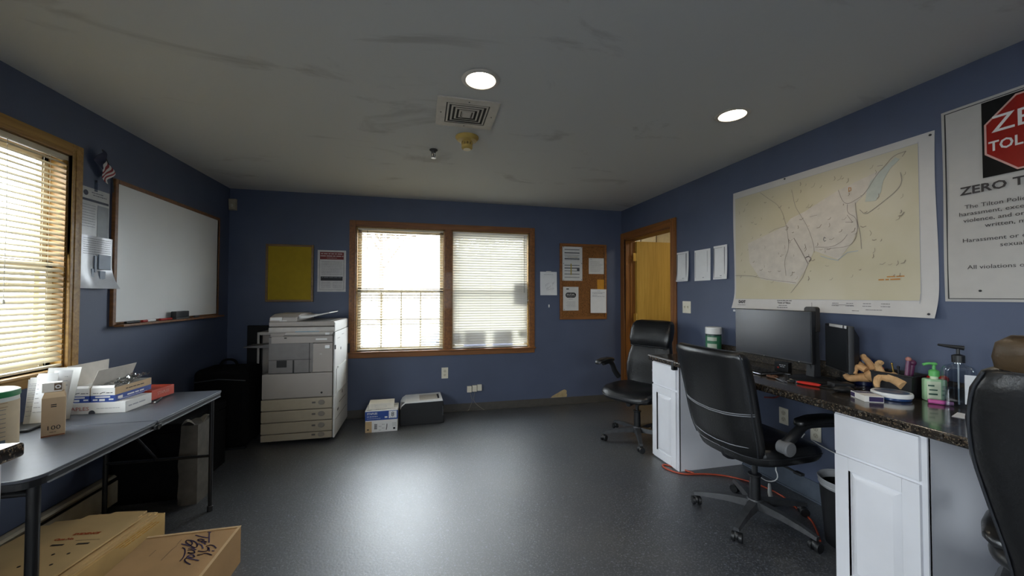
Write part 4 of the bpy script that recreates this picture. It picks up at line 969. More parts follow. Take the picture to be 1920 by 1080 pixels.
b = MB(); b.loft([[(-.035, .08, 1.118), (-.035, .5, 1.118), (-.035, .5, 1.15), (-.035, .08, 1.15)], [(.06, .08, 1.13), (.06, .5, 1.13), (.06, .5, 1.148), (.06, .08, 1.148)], [(.23, .10, 1.172), (.23, .48, 1.172), (.23, .48, 1.18), (.23, .10, 1.18)]]); b.build('feeder_tray', cw, p)
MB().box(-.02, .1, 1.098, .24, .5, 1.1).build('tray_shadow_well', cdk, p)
# right-hand side, white
b = MB(); b.box(x1 - .004, .0, .03, x1 + .008, D, .40, bev=.003).box(x1 - .004, .0, .405, x1 + .008, D, 1.0, bev=.003).box(x1 - .004, .01, 1.005, x1 + .004, D, 1.09, bev=.003); sp = b.build('side_panels', cw, p)
b = MB(); q = x1 + .008
b.box(q - .001, .10, .655, q + .012, .50, .668, bev=.003); b.box(q - .001, .06, .42, q + .006, .52, .65, bev=.003); b.build('side_door', mat('bright_side_door', 'dddcd8', .4), sp)
b = MB()
for y0, y1, z0, z1 in ((.2, .5, .30, .306), (.05, .55, .18, .184), (.1, .2, .93, .934), (.3, .4, .95, .954), (.33, .36, .36, .39), (.12, .18, .24, .262)): b.box(q - .001, y0, z0, q + .0015, y1, z1)
b.lathe([(0, 0), (.014, 0), (.014, .002), (0, .002)], M=Matrix.Translation((q, .25, .82)) @ Matrix.Rotation(PI / 2, 4, 'Y'), n=14); b.build('side_seams', cdk, sp)
b = MB(); b.box(q - .006, -.002, .84, q + .004, .02, .88, bev=.003).box(q - .004, .60, .72, q + .02, .63, .82, bev=.003); b.build('side_handles', gap, sp)
for xx in (x0 + .06, x1 - .06):
    for yy in (.06, D - .08): MB().cyl((xx - .015, yy, .018), (xx + .015, yy, .018), .018, n=14).build('caster', gap, p)

p = thing('leaning_board', 'tall black board standing against the wall behind the copier', 'board', (-1.66, 4.405, 0))
MB().box(-.075, -.02, 0, .11, .02, 1.03, bev=.004).build('panel', mat('matt_black_board', '0a0a0b', .8), p)

# ---------------------------------------------------------------- boxes and printer by the back wall
p = thing('paper_box', 'white and blue copy paper box on the floor beside the black printer', 'box', yawM(-.385, 3.955, 0, math.radians(1)))
MB().box(-.15, 0, 0, .15, .23, .205, bev=.002).box(-.153, -.002, .158, .153, .233, .212, bev=.002).build('box_body', wb, p, smooth=False)
b = MB(); M = FR @ Matrix.Translation((0, 0, .0026))
b.box(-.152, .118, -.0015, .153, .204, .0006, M=M); b.build('blue_band', mat('copy_blue', '27478c', .5), p)
b = MB(); b.box(.068, .13, 0, .142, .2, .0012, M=M); b.box(.15, .2, .0, .1505, .204, .0005, M=M); b.text('STAPLES', .026, -.135, .182, .0012, align='LEFT', M=M, bold=.0006); b.words(-.135, -.03, .155, .008, z=.0012, M=M); b.words(-.135, -.01, .135, .004, z=.0012, M=M); b.box(.03, .135, 0, .055, .15, .0012, M=M); b.build('white_print', paper, p)
b = MB(); b.text('8', .062, .105, .166, .0022, M=M); b.words(.08, .13, .137, .004, z=.0018, M=M)
for k in range(9): b.box(-.065 + (k % 3) * .009, .03 + (k // 3) * .018, 0, -.06 + (k % 3) * .009, .045 + (k // 3) * .018, .0006, M=M)
b.line([(.045, .02), (.05, .05), (.052, .075)], .006, z=.0006, M=M); b.box(.11, .02, 0, .13, .038, .0006, M=M)
for k in range(4): b.words(-.025 + .03 * (k % 2), 0 + .03 * (k % 2), .02 + k * .018, .004, z=.0006, M=M); b.words(.1, .14, .05 + k * .011, .003, z=.0006, M=M)
b.box(-.135, .025, 0, -.115, .034, .0006, M=M); b.build('dark_print', ink, p)
MB().box(-.15, .002, -.0008, -.09, .108, .0003, M=M).build('tan_patch', mat('tan_print', 'b89c74', .6), p)
b = MB(); M3 = Matrix.Translation((0, 0, .2122)); b.words(-.14, -.09, .02, .014, z=.0006, M=M3); b.words(-.06, .13, .03, .009, z=.0006, M=M3); b.words(.11, .15, .18, .02, z=.0006, M=M3); b.build('lid_print', mat('navy_ink', '2c3040', .6), p)
p = thing('small_white_box', 'plain white carton resting on top of the blue copy paper box', 'box', yawM(-.39, 4.0, .213, math.radians(2)))
MB().box(-.118, 0, 0, .118, .15, .05, bev=.0015).box(-.12, -.002, .048, .12, .152, .055, bev=.0015).build('box_body', mat('cream_boxboard', 'd8d2c4', .6), p, smooth=False)
b = MB(); b.line([(-.06, .016), (.04, .016), (.05, .022), (.04, .036), (-.06, .036), (-.06, .016)], .0012, M=FR); b.build('faint_print', ink_b, p)
p = thing('laser_printer', 'black laser printer with a white top on the floor under the window', 'printer', yawM(0, 4.075, 0, math.radians(2)))
b = MB(); prof = [(-.215, .0), (.225, .0), (.228, .03), (.222, .225), (.21, .232), (-.165, .232), (-.2, .205), (-.218, .16)]
b.prism(prof, -.335, -.005, M=frame((1, 0, 0), (0, 0, 1), (0, -1, 0), (0, 0, 0)), bev=.006); b.build('printer_body', mat('glossy_black_plastic', '08080a', .3, var=.1), p)
b = MB(); prof = [(-.218, .175), (-.198, .212), (-.163, .236), (.215, .243), (.215, .232), (-.165, .228), (-.2, .2), (-.216, .17)]
b.prism(prof, -.338, -.002, M=frame((1, 0, 0), (0, 0, 1), (0, -1, 0), (0, 0, 0)), bev=.002); b.build('top_cover', white_pl, p)
b = MB(); b.loft([[(-.02, .06, .2425), (.17, .06, .2445), (.17, .26, .2445), (-.02, .26, .2425)], [(-.02, .06, .2395), (.17, .06, .241), (.17, .26, .241), (-.02, .26, .2395)]]); b.build('output_recess', mat('printer_recess', 'b4aea2', .5), p)
MB().box(.165, .08, .241, .185, .25, .2475, bev=.002).build('paper_slot', blk, p)
b = MB(); b.box(-.205, .03, .2, -.17, .07, .229, M=None); b.build('button_panel', cdk, p)
MB().tube([(.215, -.004, .18), (.216, -.006, .1), (.216, -.006, .085), (.229, -.004, .085)], .002, n=6).build('side_seam', steel, p)
# ---------------------------------------------------------------- right wall
for k, (y0, y1, z0, z1, lab, cv) in enumerate(((3.35, 3.165, 1.485, 1.775, 'white notice with cut-looking curled edge nearest the doorway', 1), (3.094, 2.888, 1.482, 1.768, 'white notice taped up in the middle of the three beside the door', .2), (2.852, 2.692, 1.486, 1.778, 'white notice curling at its right edge, next to the big map', .7))):
    w, h = y0 - y1, z1 - z0
    p = poster('notice_sheet', lab, WR((y0 + y1) / 2, (z0 + z1) / 2), w, h, cat='paper', group='notices between the door and the map', curl=lambda u, v, c=cv: .002 + .03 * c * max(0, u - .45) ** 2 + .012 * c * (1 - v) ** 3, m=paper)
    b = MB(); a = .45
    for x0, y0_, x1, y1_ in ((-a * w, -.46 * h, -a * w + .0025, .44 * h), (.3 * w, -.46 * h, .3 * w + .0025, .44 * h), (-a * w, .44 * h - .0025, .3 * w, .44 * h), (-a * w, -.46 * h, .3 * w, -.46 * h + .0025)): b.box(x0, y0_, .001 + .003, x1, y1_, .0032 + .012 * cv * (.5 - y0_ / h) ** 3 + .002 * cv)
    for j in range(10): b.words(-.4 * w, .25 * w, .38 * h - j * .022, .004, z=.0036 + .012 * cv * (j / 12) ** 3)
    b.words(0, .15 * w, -.4 * h, .008, z=.004 + .012 * cv); b.build('print', ink_g, p)
p = thing('light_switch', 'ivory double light switch plate between the doorway and the desk', 'switch', WR(3.21, 1.232))
MB().box(-.058, -.058, 0, .058, .058, .006, bev=.003).build('cover_plate', ivory, p)
b = MB()
for x in (-.023, .023): b.box(x - .005, -.012, .005, x + .005, .012, .008); b.box(x - .003, -.002, .006, x + .003, .009, .016, M=Matrix.Translation((0, 0, 0)))
b.build('toggle', mat('toggle_ivory', 'c0b8a0', .4), p)

mapw, maph = 1.272, .945
def map_mat():
    m = bpy.data.materials.new('map_paper'); m.use_nodes = True; nt = m.node_tree; b = nt.nodes['Principled BSDF']
    tc = nt.nodes.new('ShaderNodeTexCoord'); n = nt.nodes.new('ShaderNodeTexNoise'); n.inputs['Scale'].default_value = 2.2; n.inputs['Detail'].default_value = 3
    nt.links.new(tc.outputs['Object'], n.inputs['Vector']); r = nt.nodes.new('ShaderNodeValToRGB'); e = r.color_ramp.elements
    e[0].position = .4; e[0].color = srgb('b4ab91'); e[1].position = .6; e[1].color = srgb('bab29c')
    nt.links.new(n.outputs['Fac'], r.inputs['Fac']); nt.links.new(r.outputs['Color'], b.inputs['Base Color']); b.inputs['Roughness'].default_value = .6; return m
p = thing('wall_map', 'large pale town road map on the right wall above the monitors', 'map', frame((0, -1, 0), (0, 0, 1), (-1, 0, 0), (XR, 2.628, 1.243)))
def mz(v, u=0): return .003 + .03 * max(0, 1 - v / .16) ** 2
MB().sheet(lambda u, v: (u * mapw + .004 * math.sin(v * 6), v * maph - .012 * u + (.015 if False else 0), mz(v * maph)), 12, 40, .0008).build('sheet', mat('map_margin', 'bab6b2', .6, var=.02), p)
def strip(b, x0, y0, x1, y1, o=.0006, n=14, m=0):
    b.sheet(lambda u, v: (x0 + (x1 - x0) * u, y0 + (y1 - y0) * v, mz(y0 + (y1 - y0) * v) + o), 2, n, .0003, m)
b = MB(); strip(b, .02, .075, 1.205, .895); b.build('tinted_area', map_mat(), p)
z = .0056
b = MB(); b.prism(MAP_TOWN, .0042, .0048); b.build('township_area', mat('map_township', 'bab2a6', .6), p)
b = MB(); b.prism(MAP_LAKE, .0049, .0055); b.build('lake_area', mat('map_lake', 'a8aca2', .6), p)
b = MB()
for r in MAP_ROADS: b.line(r, .0026, z=.0062)
for r in MAP_THICK: b.line(r, .0055, z=.0064)
b.build('roads', mat('map_road_grey', '8a7f78', .6), p)
rr = random.Random(11); b = MB()
for k in range(110):
    x, y = rr.uniform(.06, 1.15), rr.uniform(.19, .85); a = rr.uniform(-.7, 1.2); L = rr.uniform(.008, .035)
    b.line([(x, y), (x + L * .5 * math.cos(a), y + L * .5 * math.sin(a)), (x + L * math.cos(a + .5), y + L * math.sin(a + .5))], rr.choice((.0018, .0026, .0034)), z=.0062)
b.build('minor_roads', mat('map_minor', '85796c', .6), p)
b = MB()
for r in MAP_RIVER: b.line(r, .004, z=.0062)
b.build('river', mat('map_river', '9aa3a8', .6), p)
b = MB(); strip(b, 1.204, .06, 1.2065, .9, .001); strip(b, .02, .893, 1.205, .895, .001); strip(b, .02, .074, 1.205, .0755, .001); b.build('border_line', ink_b, p)
b = MB(); TMm = lambda y: Matrix.Translation((0, 0, mz(y) + .0006))
b.text('DOT', .030, .095, .052, .001, M=TMm(.04), bold=.0016, ext=.0003); b.text('Town of Tilton', .016, .455, .050, .001, M=TMm(.042), ext=.0003, bold=.0003); b.words(.40, .51, .066, .007, z=.001, M=TMm(.06)); b.words(.42, .49, .032, .005, z=.001, M=TMm(.022)); b.words(.41, .50, .018, .006, z=.001, M=TMm(.01))
b.words(.06, .14, .028, .004, z=.001, M=TMm(.02)); b.line([(.66, .01), (.66, .055)], .002, z=.001, M=TMm(.012))
for x in (.78, .86, .95, 1.04): b.words(x, x + .04, .055, .004, z=.001, M=TMm(.045)); b.words(x, x + .045, .04, .004, z=.001, M=TMm(.03))
b.line([(.78, .046), (.9, .044)], .0016, z=.001, M=TMm(.036)); b.words(.97, 1.05, .02, .004, z=.001, M=TMm(.01)); b.words(.9, .94, .012, .004, z=.001, M=TMm(.005)); b.build('title_print', mat('map_ink', '3a3438', .6), p)
b = MB(); b.line([(.875, .728), (.875, .752), (.887, .748), (.887, .732), (.875, .728)], .004, z=.0064); b.words(1.02, 1.12, .19, .012, z=.0064); b.words(1.06, 1.15, .205, .01, z=.0064); b.build('orange_marks', mat('map_orange', 'b07a3c', .6), p)
b = MB(); b.tube([(.735, .468, .0064), (.727, .475, .0064), (.722, .46, .0064), (.728, .448, .0064), (.738, .452, .0064)], .0018, n=5); b.build('pencil_mark', ink_g, p)
b = MB()
for x, y in ((1.255, .915), (.46, .93), (1.25, .008)): b.sphere((x, y, mz(y) + .003), .006, n=8)
b.build('push_pins', mat('dark_push_pin', '2a2a30', .4), p)
p = thing('wall_clip', 'tiny white tag on the blue wall at the lower left of the map', 'tag', WR(2.63, 1.222)); MB().box(-.012, -.008, 0, .012, .008, .004, bev=.001).build('tag_body', paper, p)

p = thing('warning_poster', 'large white zero tolerance poster with a red stop sign, right of the map', 'poster', WR(1.018, 1.781))
pw, ph = .624, .93
MB().sheet(lambda u, v: ((u - .5) * pw, (v - .5) * ph, .004 + .003 * math.sin(v * 7)), 4, 12, .001).build('sheet', mat('glossy_poster', 'b0aca6', .16, var=.02), p)
b = MB()
for x0, y0, x1, y1 in ((-pw / 2 + .012, -ph / 2 + .012, -pw / 2 + .015, ph / 2 - .012), (pw / 2 - .015, -ph / 2 + .012, pw / 2 - .012, ph / 2 - .012), (-pw / 2 + .012, ph / 2 - .015, pw / 2 - .012, ph / 2 - .012), (-pw / 2 + .012, -ph / 2 + .012, pw / 2 - .012, -ph / 2 + .015)): b.box(x0, y0, .004, x1, y1, .0078)
b.build('border_line', ink, p)
s = .172; cyy = .273
MB().box(-s, cyy - s, .004, s, cyy + s, .0085).build('black_panel', mat('glossy_black_print', '0e0d0e', .15), p)
octo = lambda r: [(r * math.cos(PI / 8 + k * PI / 4), cyy + r * math.sin(PI / 8 + k * PI / 4)) for k in range(8)]
MB().prism(octo(.178), .008, .0090).build('stop_sign_rim', mat('pink_white_rim', 'c49a90', .2), p)
MB().prism(octo(.170), .009, .0096).build('stop_sign', mat('stop_red', '8c1a12', .18), p)
b = MB(); b.text('ZERO', .105, 0, cyy + .055, .0098, bold=.0005, sx=1.05); b.text('TOLERANCE', .062, 0, cyy - .04, .0098, bold=.0012, sx=.86); b.build('sign_lettering', mat('sign_white', 'd8d2cc', .2), p)
b = MB(); b.text('ZERO TOLERANCE', .052, 0, .056, .008, bold=.0012, sx=1.12)
L = ('The Tilton Police Department will', 'harassment, excessive teasing', 'violence, and or intimidation', 'written, made about'); rest = (1, 1, 1, 1)
for k, (t, y) in enumerate(((L[0], -.02), (L[1], -.052), (L[2], -.084), (L[3], -.116), ('Harassment or derogatory', -.178), ('sexual orientation', -.210), ('workplace', -.242), ('All violations of this policy', -.305))):
    xl = (-.235, -.255, -.24, -.17, -.245, -.125, -.04, -.23)[k]
    b.text(t, .026, xl, y, .008, align='LEFT', sx=1.12)
    wl = len(t) * .0148
    if xl + wl < -xl - .03: b.words(xl + wl + .02, -xl, y, .012, z=.008)
b.build('poster_lettering', mat('poster_ink', '2f2a2a', .4), p)
b = MB(); b.prism([(-.055, -.45), (-.02, -.44), (0, -.455), (.02, -.44), (.055, -.45)][::-1] + [(-.055, -.38), (-.04, -.35), (0, -.36), (.04, -.35), (.055, -.38)], .0045, .0078); b.build('badge_emblem', mat('gold_print', 'b08e34', .3), p)
b = MB(); b.cyl((-.19, -.415, .006), (-.19, -.415, .0085), .005, n=10); b.build('ink_spot', ink, p)

# ---------------------------------------------------------------- the desk
CX0, CT, CB = 1.87, .84, .80
p = thing('granite_worktop', 'long dark granite-laminate worktop along the right wall', 'worktop', (0, 0, 0))
gr2 = speckle('dark_granite_laminate', '2c2722', [('5a4d3f', .55, 1), ('100e0d', .57, 1.4), ('8d8270', .64, 1.9), ('45423e', .6, .6)], .17, 80, coat=.35, coat_rough=.06)
MB().box(CX0, .1, CB, XR - .002, 2.895, CT, bev=.009, seg=3).build('top_slab', gr2, p)
MB().box(XR - .022, .1, CT, XR - .002, 2.895, CT + .09, bev=.004).build('backsplash', speckle('matt_granite_backsplash', '2c2722', [('4a4035', .55, 1), ('100e0d', .57, 1.4), ('6d6456', .64, 1.9)], .6, 80, spec=.25), p)
MB().box(CX0 - .001, 2.56, CT - .004, CX0 + .02, 2.895, CT + .0015, bev=.001).build('worn_edge', mat('scuffed_edge', '8a888a', .35), p)
b = MB(); b.box(CX0 - .003, 2.555, CB - .03, CX0 + .035, 2.585, CT - .002, bev=.006); b.build('corner_bumper', blk, p)

def raised_panel(b, y0, y1, z0, z1, x, m=0):
    """cathedral-plain raised panel on a door front facing -x"""
    w = .058
    b.box(x + .0145, y0 + .004, z0 + .004, x + .019, y1 - .004, z1 - .004, m)
    for q in ((y0, z0, y0 + w, z1), (y1 - w, z0, y1, z1), (y0 + w, z0, y1 - w, z0 + w), (y0 + w, z1 - w, y1 - w, z1)): b.box(x, q[0], q[1], x + .018, q[2], q[3], m, .0025)
    def rr(i, xx): return [(xx, y0 + i, z0 + i), (xx, y0 + i, z1 - i), (xx, y1 - i, z1 - i), (xx, y1 - i, z0 + i)]
    b.loft([rr(w + .003, x + .0145), rr(w + .006, x + .0125), rr(w + .030, x + .001), rr(w + .033, x)], m, cap=True)
def cabinet(name, label, y0, y1, shadow=False):
    p = thing(name, label, 'cabinet', (0, 0, 0), group='white cabinets under the worktop')
    x = 1.90
    b = MB(); b.box(x + .02, y0, .0, XR - .01, y1, CB - .001); b.build('carcass', white_paint, p, smooth=False)
    b = MB(); b.box(x + .012, y0, .0, x + .03, y1, CB - .002, bev=.002); b.build('face_frame', white_paint, p)
    MB().box(x - .001, y0 + .018, .6 + .012, x + .018, y1 - .004, CB - .012, bev=.005).build('drawer', white_paint, p)
    b = MB(); raised_panel(b, y0 + .018, y1 - .004, .012, .6, x - .001); b.build('door', white_paint, p)
    return p
cabinet('base_cabinet', 'white raised-panel base cabinet at the doorway end of the worktop', 2.555, 2.882)
cabinet('base_cabinet', 'white raised-panel base cabinet at the near end beside the chair back', 1.08, 1.418)
# caulk strips / side panel details of each cabinet
outlet(WR(1.975, .455), 'ivory wall outlet in the knee space under the worktop')
outlet(WR(2.20, .49), 'grey-beige wall outlet half hidden behind the middle chair')

# -------- things on the desk
def on(x, y, a=0, z=CT): return yawM(x, y, z + .0005, a)
p = thing('supplement_tub', 'green-labelled tub with a wide white lid on the far end of the worktop', 'tub', on(2.405, 2.755))
MB().lathe([(0, 0), (.058, 0), (.06, .006), (.06, .17), (.056, .18), (0, .18)], n=32).build('tub_body', mat('dark_green_tub', '1f3a34', .35), p)
MB().lathe([(.0605, .02), (.0608, .02), (.0608, .165), (.0605, .165)], n=32).build('label', mat('green_label', '2f6e4e', .5), p)
b = MB()
for z0, z1, m in ((.125, .155, 0), (.06, .10, 0)):
    for i in range(14):
        a0, a1 = PI + i * .09, PI + (i + 1) * .09; b.prism([(q * math.cos(a), q * math.sin(a)) for q, a in ((.0606, a0), (.0614, a0), (.0614, a1), (.0606, a1))], z0, z1)
b.build('label_panel', mat('pale_label', 'b9c4b4', .5), p)
MB().lathe([(0, .238), (.058, .238), (.063, .232), (.064, .185), (.062, .18), (0, .18)], n=36).build('lid', white_pl, p)

# monitors
scr = mat('dark_screen', '20242c', .22, var=.02, spec=.5)
bez = mat('matt_black_bezel', '0f1013', .45)
p = thing('monitor', 'wide flat computer monitor in front of the wall map', 'monitor', Matrix.Translation((2.205, 2.035, CT + .0005)) @ Matrix.Rotation(math.radians(0), 4, 'Z'))
# local: -x faces the viewer side of the desk
b = MB(); b.box(0, -.278, .10, .03, .278, .412, bev=.006); b.build('back_shell', bez, p)
MB().box(-.0015, -.272, .112, .001, .272, .406).build('screen', scr, p)
b = MB(); b.sphere((-.002, .04, .107), .0022, n=8); b.sphere((-.002, -.2, .107), .0022, n=8); b.build('indicator_light', mat('pale_led', 'd0d4d8', .4), p)
b = MB(); b.box(.03, -.262, .15, .0375, -.2, .40, bev=.003); b.build('mount_bracket', bez, p)
p = thing('monitor_stand', 'tall black monitor stand post on a round base between the two screens', 'stand', (2.262, 1.795, CT + .0005))
MB().lathe([(0, 0), (.12, 0), (.122, .008), (.10, .018), (.04, .026), (0, .026)], n=40).build('base', bez, p)
b = MB(); b.loft([[(-.022, -.02, .02), (.03, -.02, .02), (.03, .03, .02), (-.022, .03, .02)], [(-.012, -.018, .2), (.022, -.018, .2), (.022, .022, .2), (-.012, .022, .2)], [(-.012, -.018, .30), (.022, -.018, .30), (.022, .022, .30), (-.012, .022, .30)]]); b.build('post', blk2, p)
b = MB(); pts = rrect(-.036, .29, .036, .437, .016, (0, 1, 1, 0)); b.prism(pts, -.012, .022, M=frame((0, -1, 0), (0, 0, 1), (-1, 0, 0), (.004, .004, 0)), bev=.004); b.build('post_head', mat('dark_brown_plastic', '231f1d', .5), p)
b = MB(); b.tube([(-.02, .005, .36), (-.025, .012, .25), (-.018, .0, .12), (-.01, .0, .03)], .006, n=8, smooth=2); b.build('cable', blk, p)
th = math.atan2(.304, .193); L = .29
p = thing('monitor', 'narrow dark monitor turned toward the wall, behind the stand post', 'monitor', frame((math.cos(th), math.sin(th), 0), (0, 0, 1), (math.sin(th), -math.cos(th), 0), (2.299, 1.629, CT + .0005)))
b = MB(); b.box(0, .065, -.0, L, .332, .03, bev=.006); b.build('bezel', bez, p)
b = MB(); b.loft([[(0.01, .075, .03), (L - .01, .075, .03), (L - .01, .32, .03), (.01, .32, .03)], [(.03, .09, .062), (L - .03, .09, .062), (L - .03, .27, .062), (.03, .27, .062)]]); b.build('back_shell', bez, p)
MB().box(.016, .082, -.0012, L - .016, .318, .0).build('screen', mat('dark_screen_matt', '171a1e', .35, var=.02), p)
MB().box(.012, .068, -.0025, L - .012, .073, -.0002).build('lower_trim', steel, p)
b = MB(); b.box(.06, .318, -.003, .22, .334, -.0004).box(.018, .318, -.003, .04, .334, -.0004); b.build('white_stickers', paper, p)
b = MB(); b.box(.15, .01, .032, .19, .16, .057, bev=.004); b.build('neck', bez, p)
MB().lathe([(0, 0), (.042, 0), (.044, .008), (.035, .016), (0, .018)], n=36, M=Matrix.Translation((.17, 0, .05)) @ Matrix.Rotation(-PI / 2, 4, 'X')).build('base', bez, p)

p = thing('keyboard', 'black glossy keyboard with a silver edge in front of the wide monitor', 'keyboard', on(2.165, 2.19, math.radians(-4)))
MB().box(-.075, -.22, 0, .085, .22, .014, bev=.004).build('case', blk, p)
b = MB()
for r in range(5):
    for c in range(15): b.box(-.06 + r * .026, -.205 + c * .0275, .014, -.038 + r * .026, -.181 + c * .0275, .019, bev=.002, seg=1)
b.build('keys', blk2, p)
b = MB(); b.tube([(-.077, .21, .008), (-.077, -.20, .008), (-.066, -.222, .008), (.08, -.222, .008)], .0055, n=8, smooth=1); b.build('silver_edge', steel, p)
p = thing('cable_box', 'small black box with white print standing behind the keyboard', 'box', on(2.34, 2.06, math.radians(20)))
MB().box(-.03, -.04, 0, .03, .04, .06, bev=.002).build('box_body', blk, p)
b = MB(); M = frame((0, -1, 0), (0, 0, 1), (-1, 0, 0), (-.03, 0, 0)); b.words(-.01, .025, .045, .006, z=.0008, M=M); b.words(-.005, .02, .034, .005, z=.0008, M=M); b.build('white_print', paper, p)
MB().box(-.022, .022, -.0, -.012, .032, .0008, M=M).build('red_dot', redp, p)
p = thing('steel_ruler', 'short pale steel ruler lying behind the keyboard', 'ruler', on(2.26, 2.03, math.radians(-60))); MB().box(-.07, -.01, 0, .07, .01, .0015).build('blade', steel, p)
p = thing('scissors', 'black-handled scissors lying open on the worktop in front of the stand', 'scissors', on(2.07, 1.865, math.radians(65)))
b = MB(); b.prism([(-.10, .004), (0, -.008), (.0, .006)], .004, .006); b.prism([(-.10, -.012), (0, -.004), (0, .008)], .0065, .0085); b.build('blades', steel, p)
b = MB()
for s_ in (-1, 1): b.tube([(0, 0, .006), (.02, s_ * .008, .007), (.04, s_ * .024, .008), (.07, s_ * .026, .008), (.08, s_ * .012, .008), (.06, s_ * .004, .008), (.03, s_ * .005, .007)], .005, n=8, smooth=1)
b.build('handles', mat('tan_handle', '6b4a34', .5), p)
p = thing('red_pliers', 'bright red-handled tool lying at the front of the worktop', 'pliers', on(2.10, 1.75, math.radians(-72)))
b = MB()
for s_ in (-1, 1): b.tube([(-.01, s_ * .004, .009), (.03, s_ * .012, .009), (.07, s_ * .011, .009), (.1, s_ * .008, .009)], [.005, .007, .007, .005], n=8, smooth=1)
b.build('red_handles', mat('bright_red_grip', 'c22a20', .35), p)
b = MB(); b.cyl((-.012, 0, .002), (-.012, 0, .016), .009, n=14); b.prism([(-.02, -.008), (-.055, -.002), (-.055, .002), (-.02, .008)], .004, .014); b.build('jaws', mat('dark_steel', '4a4c50', .35, .9), p)
p = thing('cloth_tag', 'small pale crumpled tag lying between the scissors and the red tool', 'tag', on(2.105, 1.80, .4)); MB().sheet(lambda u, v: ((u - .5) * .05, (v - .5) * .03, .008 + .006 * math.sin(u * 6) * math.cos(v * 4)), 6, 4, .001).build('tag_body', mat('dusty_white', 'a8a294', .7), p)
p = thing('phone_charger', 'black charger brick with a coiled cord in front of the stand base', 'charger', on(2.22, 1.615, 1.2))
MB().box(-.03, -.05, 0, .03, .05, .03, bev=.005).build('brick', blk, p); b = MB(); b.tube([(.0, .05, .015), (.02, .09, .006), (-.03, .12, .005), (-.05, .06, .005), (-.04, -.05, .005), (.0, -.12, .005)], .003, n=6, smooth=2); b.build('cord', blk, p)
p = thing('bottle_cap', 'small white cap lying alone on the worktop near the round base', 'cap', on(2.165, 1.475)); MB().lathe([(0, .012), (.011, .012), (.013, .008), (.013, 0), (0, 0)], n=18).build('cap_shell', white_pl, p)
p = thing('mouse', 'black computer mouse lying on the worktop below the narrow monitor', 'mouse', on(2.13, 1.54, math.radians(-20)))
MB().sphere((0, 0, .016), .05, sc=(1, .62, .32), n=20).build('mouse_shell', blk, p); MB().box(.02, -.003, .024, .036, .003, .032, bev=.002).build('scroll_wheel', dgrey, p)

p = thing('navy_tin', 'navy blue tin with a white stripe behind the tan glove', 'tin', on(2.432, 1.645))
MB().lathe([(0, 0), (.043, 0), (.045, .004), (.045, .145), (.042, .15), (0, .15)], n=28).build('tin_body', mat('navy_enamel', '161c3c', .25), p)
b = MB(); a0 = 2.95; b.prism([(q * math.cos(a), q * math.sin(a)) for q, a in ((.0452, a0), (.0462, a0), (.0462, a0 + .22), (.0452, a0 + .22))], .03, .13); b.build('white_stripe', paper, p)
# tan work glove
p = thing('work_glove', 'pair of tan leather work gloves flopped over the black basket', 'gloves', on(2.36, 1.55, math.radians(-10)))
tan = mat('tan_glove_leather', 'b3895c', .75, var=.15, vs=30, bump=.25, bs=70)
b = MB(); b.sphere((0, -.015, .075), .05, sc=(.8, 1.2, .7), n=16); b.tube([(0, .02, .06), (-.02, .07, .05), (-.04, .10, .035), (-.05, .115, .06)], [.026, .022, .019, .014], n=12, smooth=2)
for k, pts in enumerate((((0, .03, .09), (.0, .075, .12), (-.01, .10, .135), (-.02, .085, .155)), ((.02, .02, .1), (.02, .045, .14), (.015, .075, .165), (.01, .06, .17)), ((-.02, .02, .1), (-.03, .055, .115), (-.04, .07, .09), (-.045, .06, .07)))): b.tube(pts, [.018, .016, .014, .011], n=10, smooth=2)
b.build('left_glove', tan, p)
b = MB(); b.sphere((.0, -.07, .08), .05, sc=(.7, 1.25, .55), n=16); b.tube([(0, -.09, .085), (0, -.13, .07), (-.005, -.155, .055)], [.03, .026, .024], n=12, smooth=1)
for pts in (((0, -.04, .1), (-.01, -.03, .135), (-.015, -.045, .155), (-.015, -.06, .15)), ((-.02, -.06, .08), (-.045, -.06, .07), (-.06, -.07, .045), (-.06, -.075, .03))): b.tube(pts, [.017, .015, .013, .010], n=10, smooth=2)
b.build('right_glove', mat('tan_glove_pale', 'bd9668', .75, var=.15, vs=30, bump=.25, bs=70), p)
p = thing('desk_basket', 'black plastic basket full of pens and odds and ends', 'basket', on(2.39, 1.455, math.radians(4)))
b = MB(); w, d, h, t = .07, .085, .105, .003
b.loft([[(-w * .9, -d * .9, 0), (w * .9, -d * .9, 0), (w * .9, d * .9, 0), (-w * .9, d * .9, 0)], [(-w, -d, h), (w, -d, h), (w, d, h), (-w, d, h)], [(-w + t, -d + t, h), (w - t, -d + t, h), (w - t, d - t, h), (-w + t, d - t, h)], [(-w * .9 + t, -d * .9 + t, t), (w * .9 - t, -d * .9 + t, t), (w * .9 - t, d * .9 - t, t), (-w * .9 + t, d * .9 - t, t)]]); b.build('basket_body', blk, p, smooth=False)
b = MB(); b.tube([(-w, -d, h), (w, -d, h), (w, d, h), (-w, d, h), (-w, -d, h)], .004, n=8); b.build('rim', blk, p)
MB().box(-w - .001, -.03, .05, -w + .002, -.026, .085).build('glint_clip', steel, p)
def stick(x, y, z0, z1, tx, ty, m, name, lab, cat, r=.006, m2=None):
    q = thing(name, lab, cat, Matrix.Translation((2.39 + x, 1.455 + y, CT + .004)))
    MB().tube([(0, 0, z0), (tx * .6, ty * .6, z0 + (z1 - z0) * .6), (tx, ty, z1)], r, n=10).build('shaft', m, q)
    MB().sphere((tx, ty, z1), r * 1.35, n=10).build('end_knob', m2 or m, q)
pur = mat('purple_plastic', '5a2848', .4)
stick(-.02, -.035, .01, .18, .01, -.01, pur, 'purple_marker', 'purple marker standing in the black basket', 'marker', .009, mat('pinkish_cap', 'a06a60', .4))
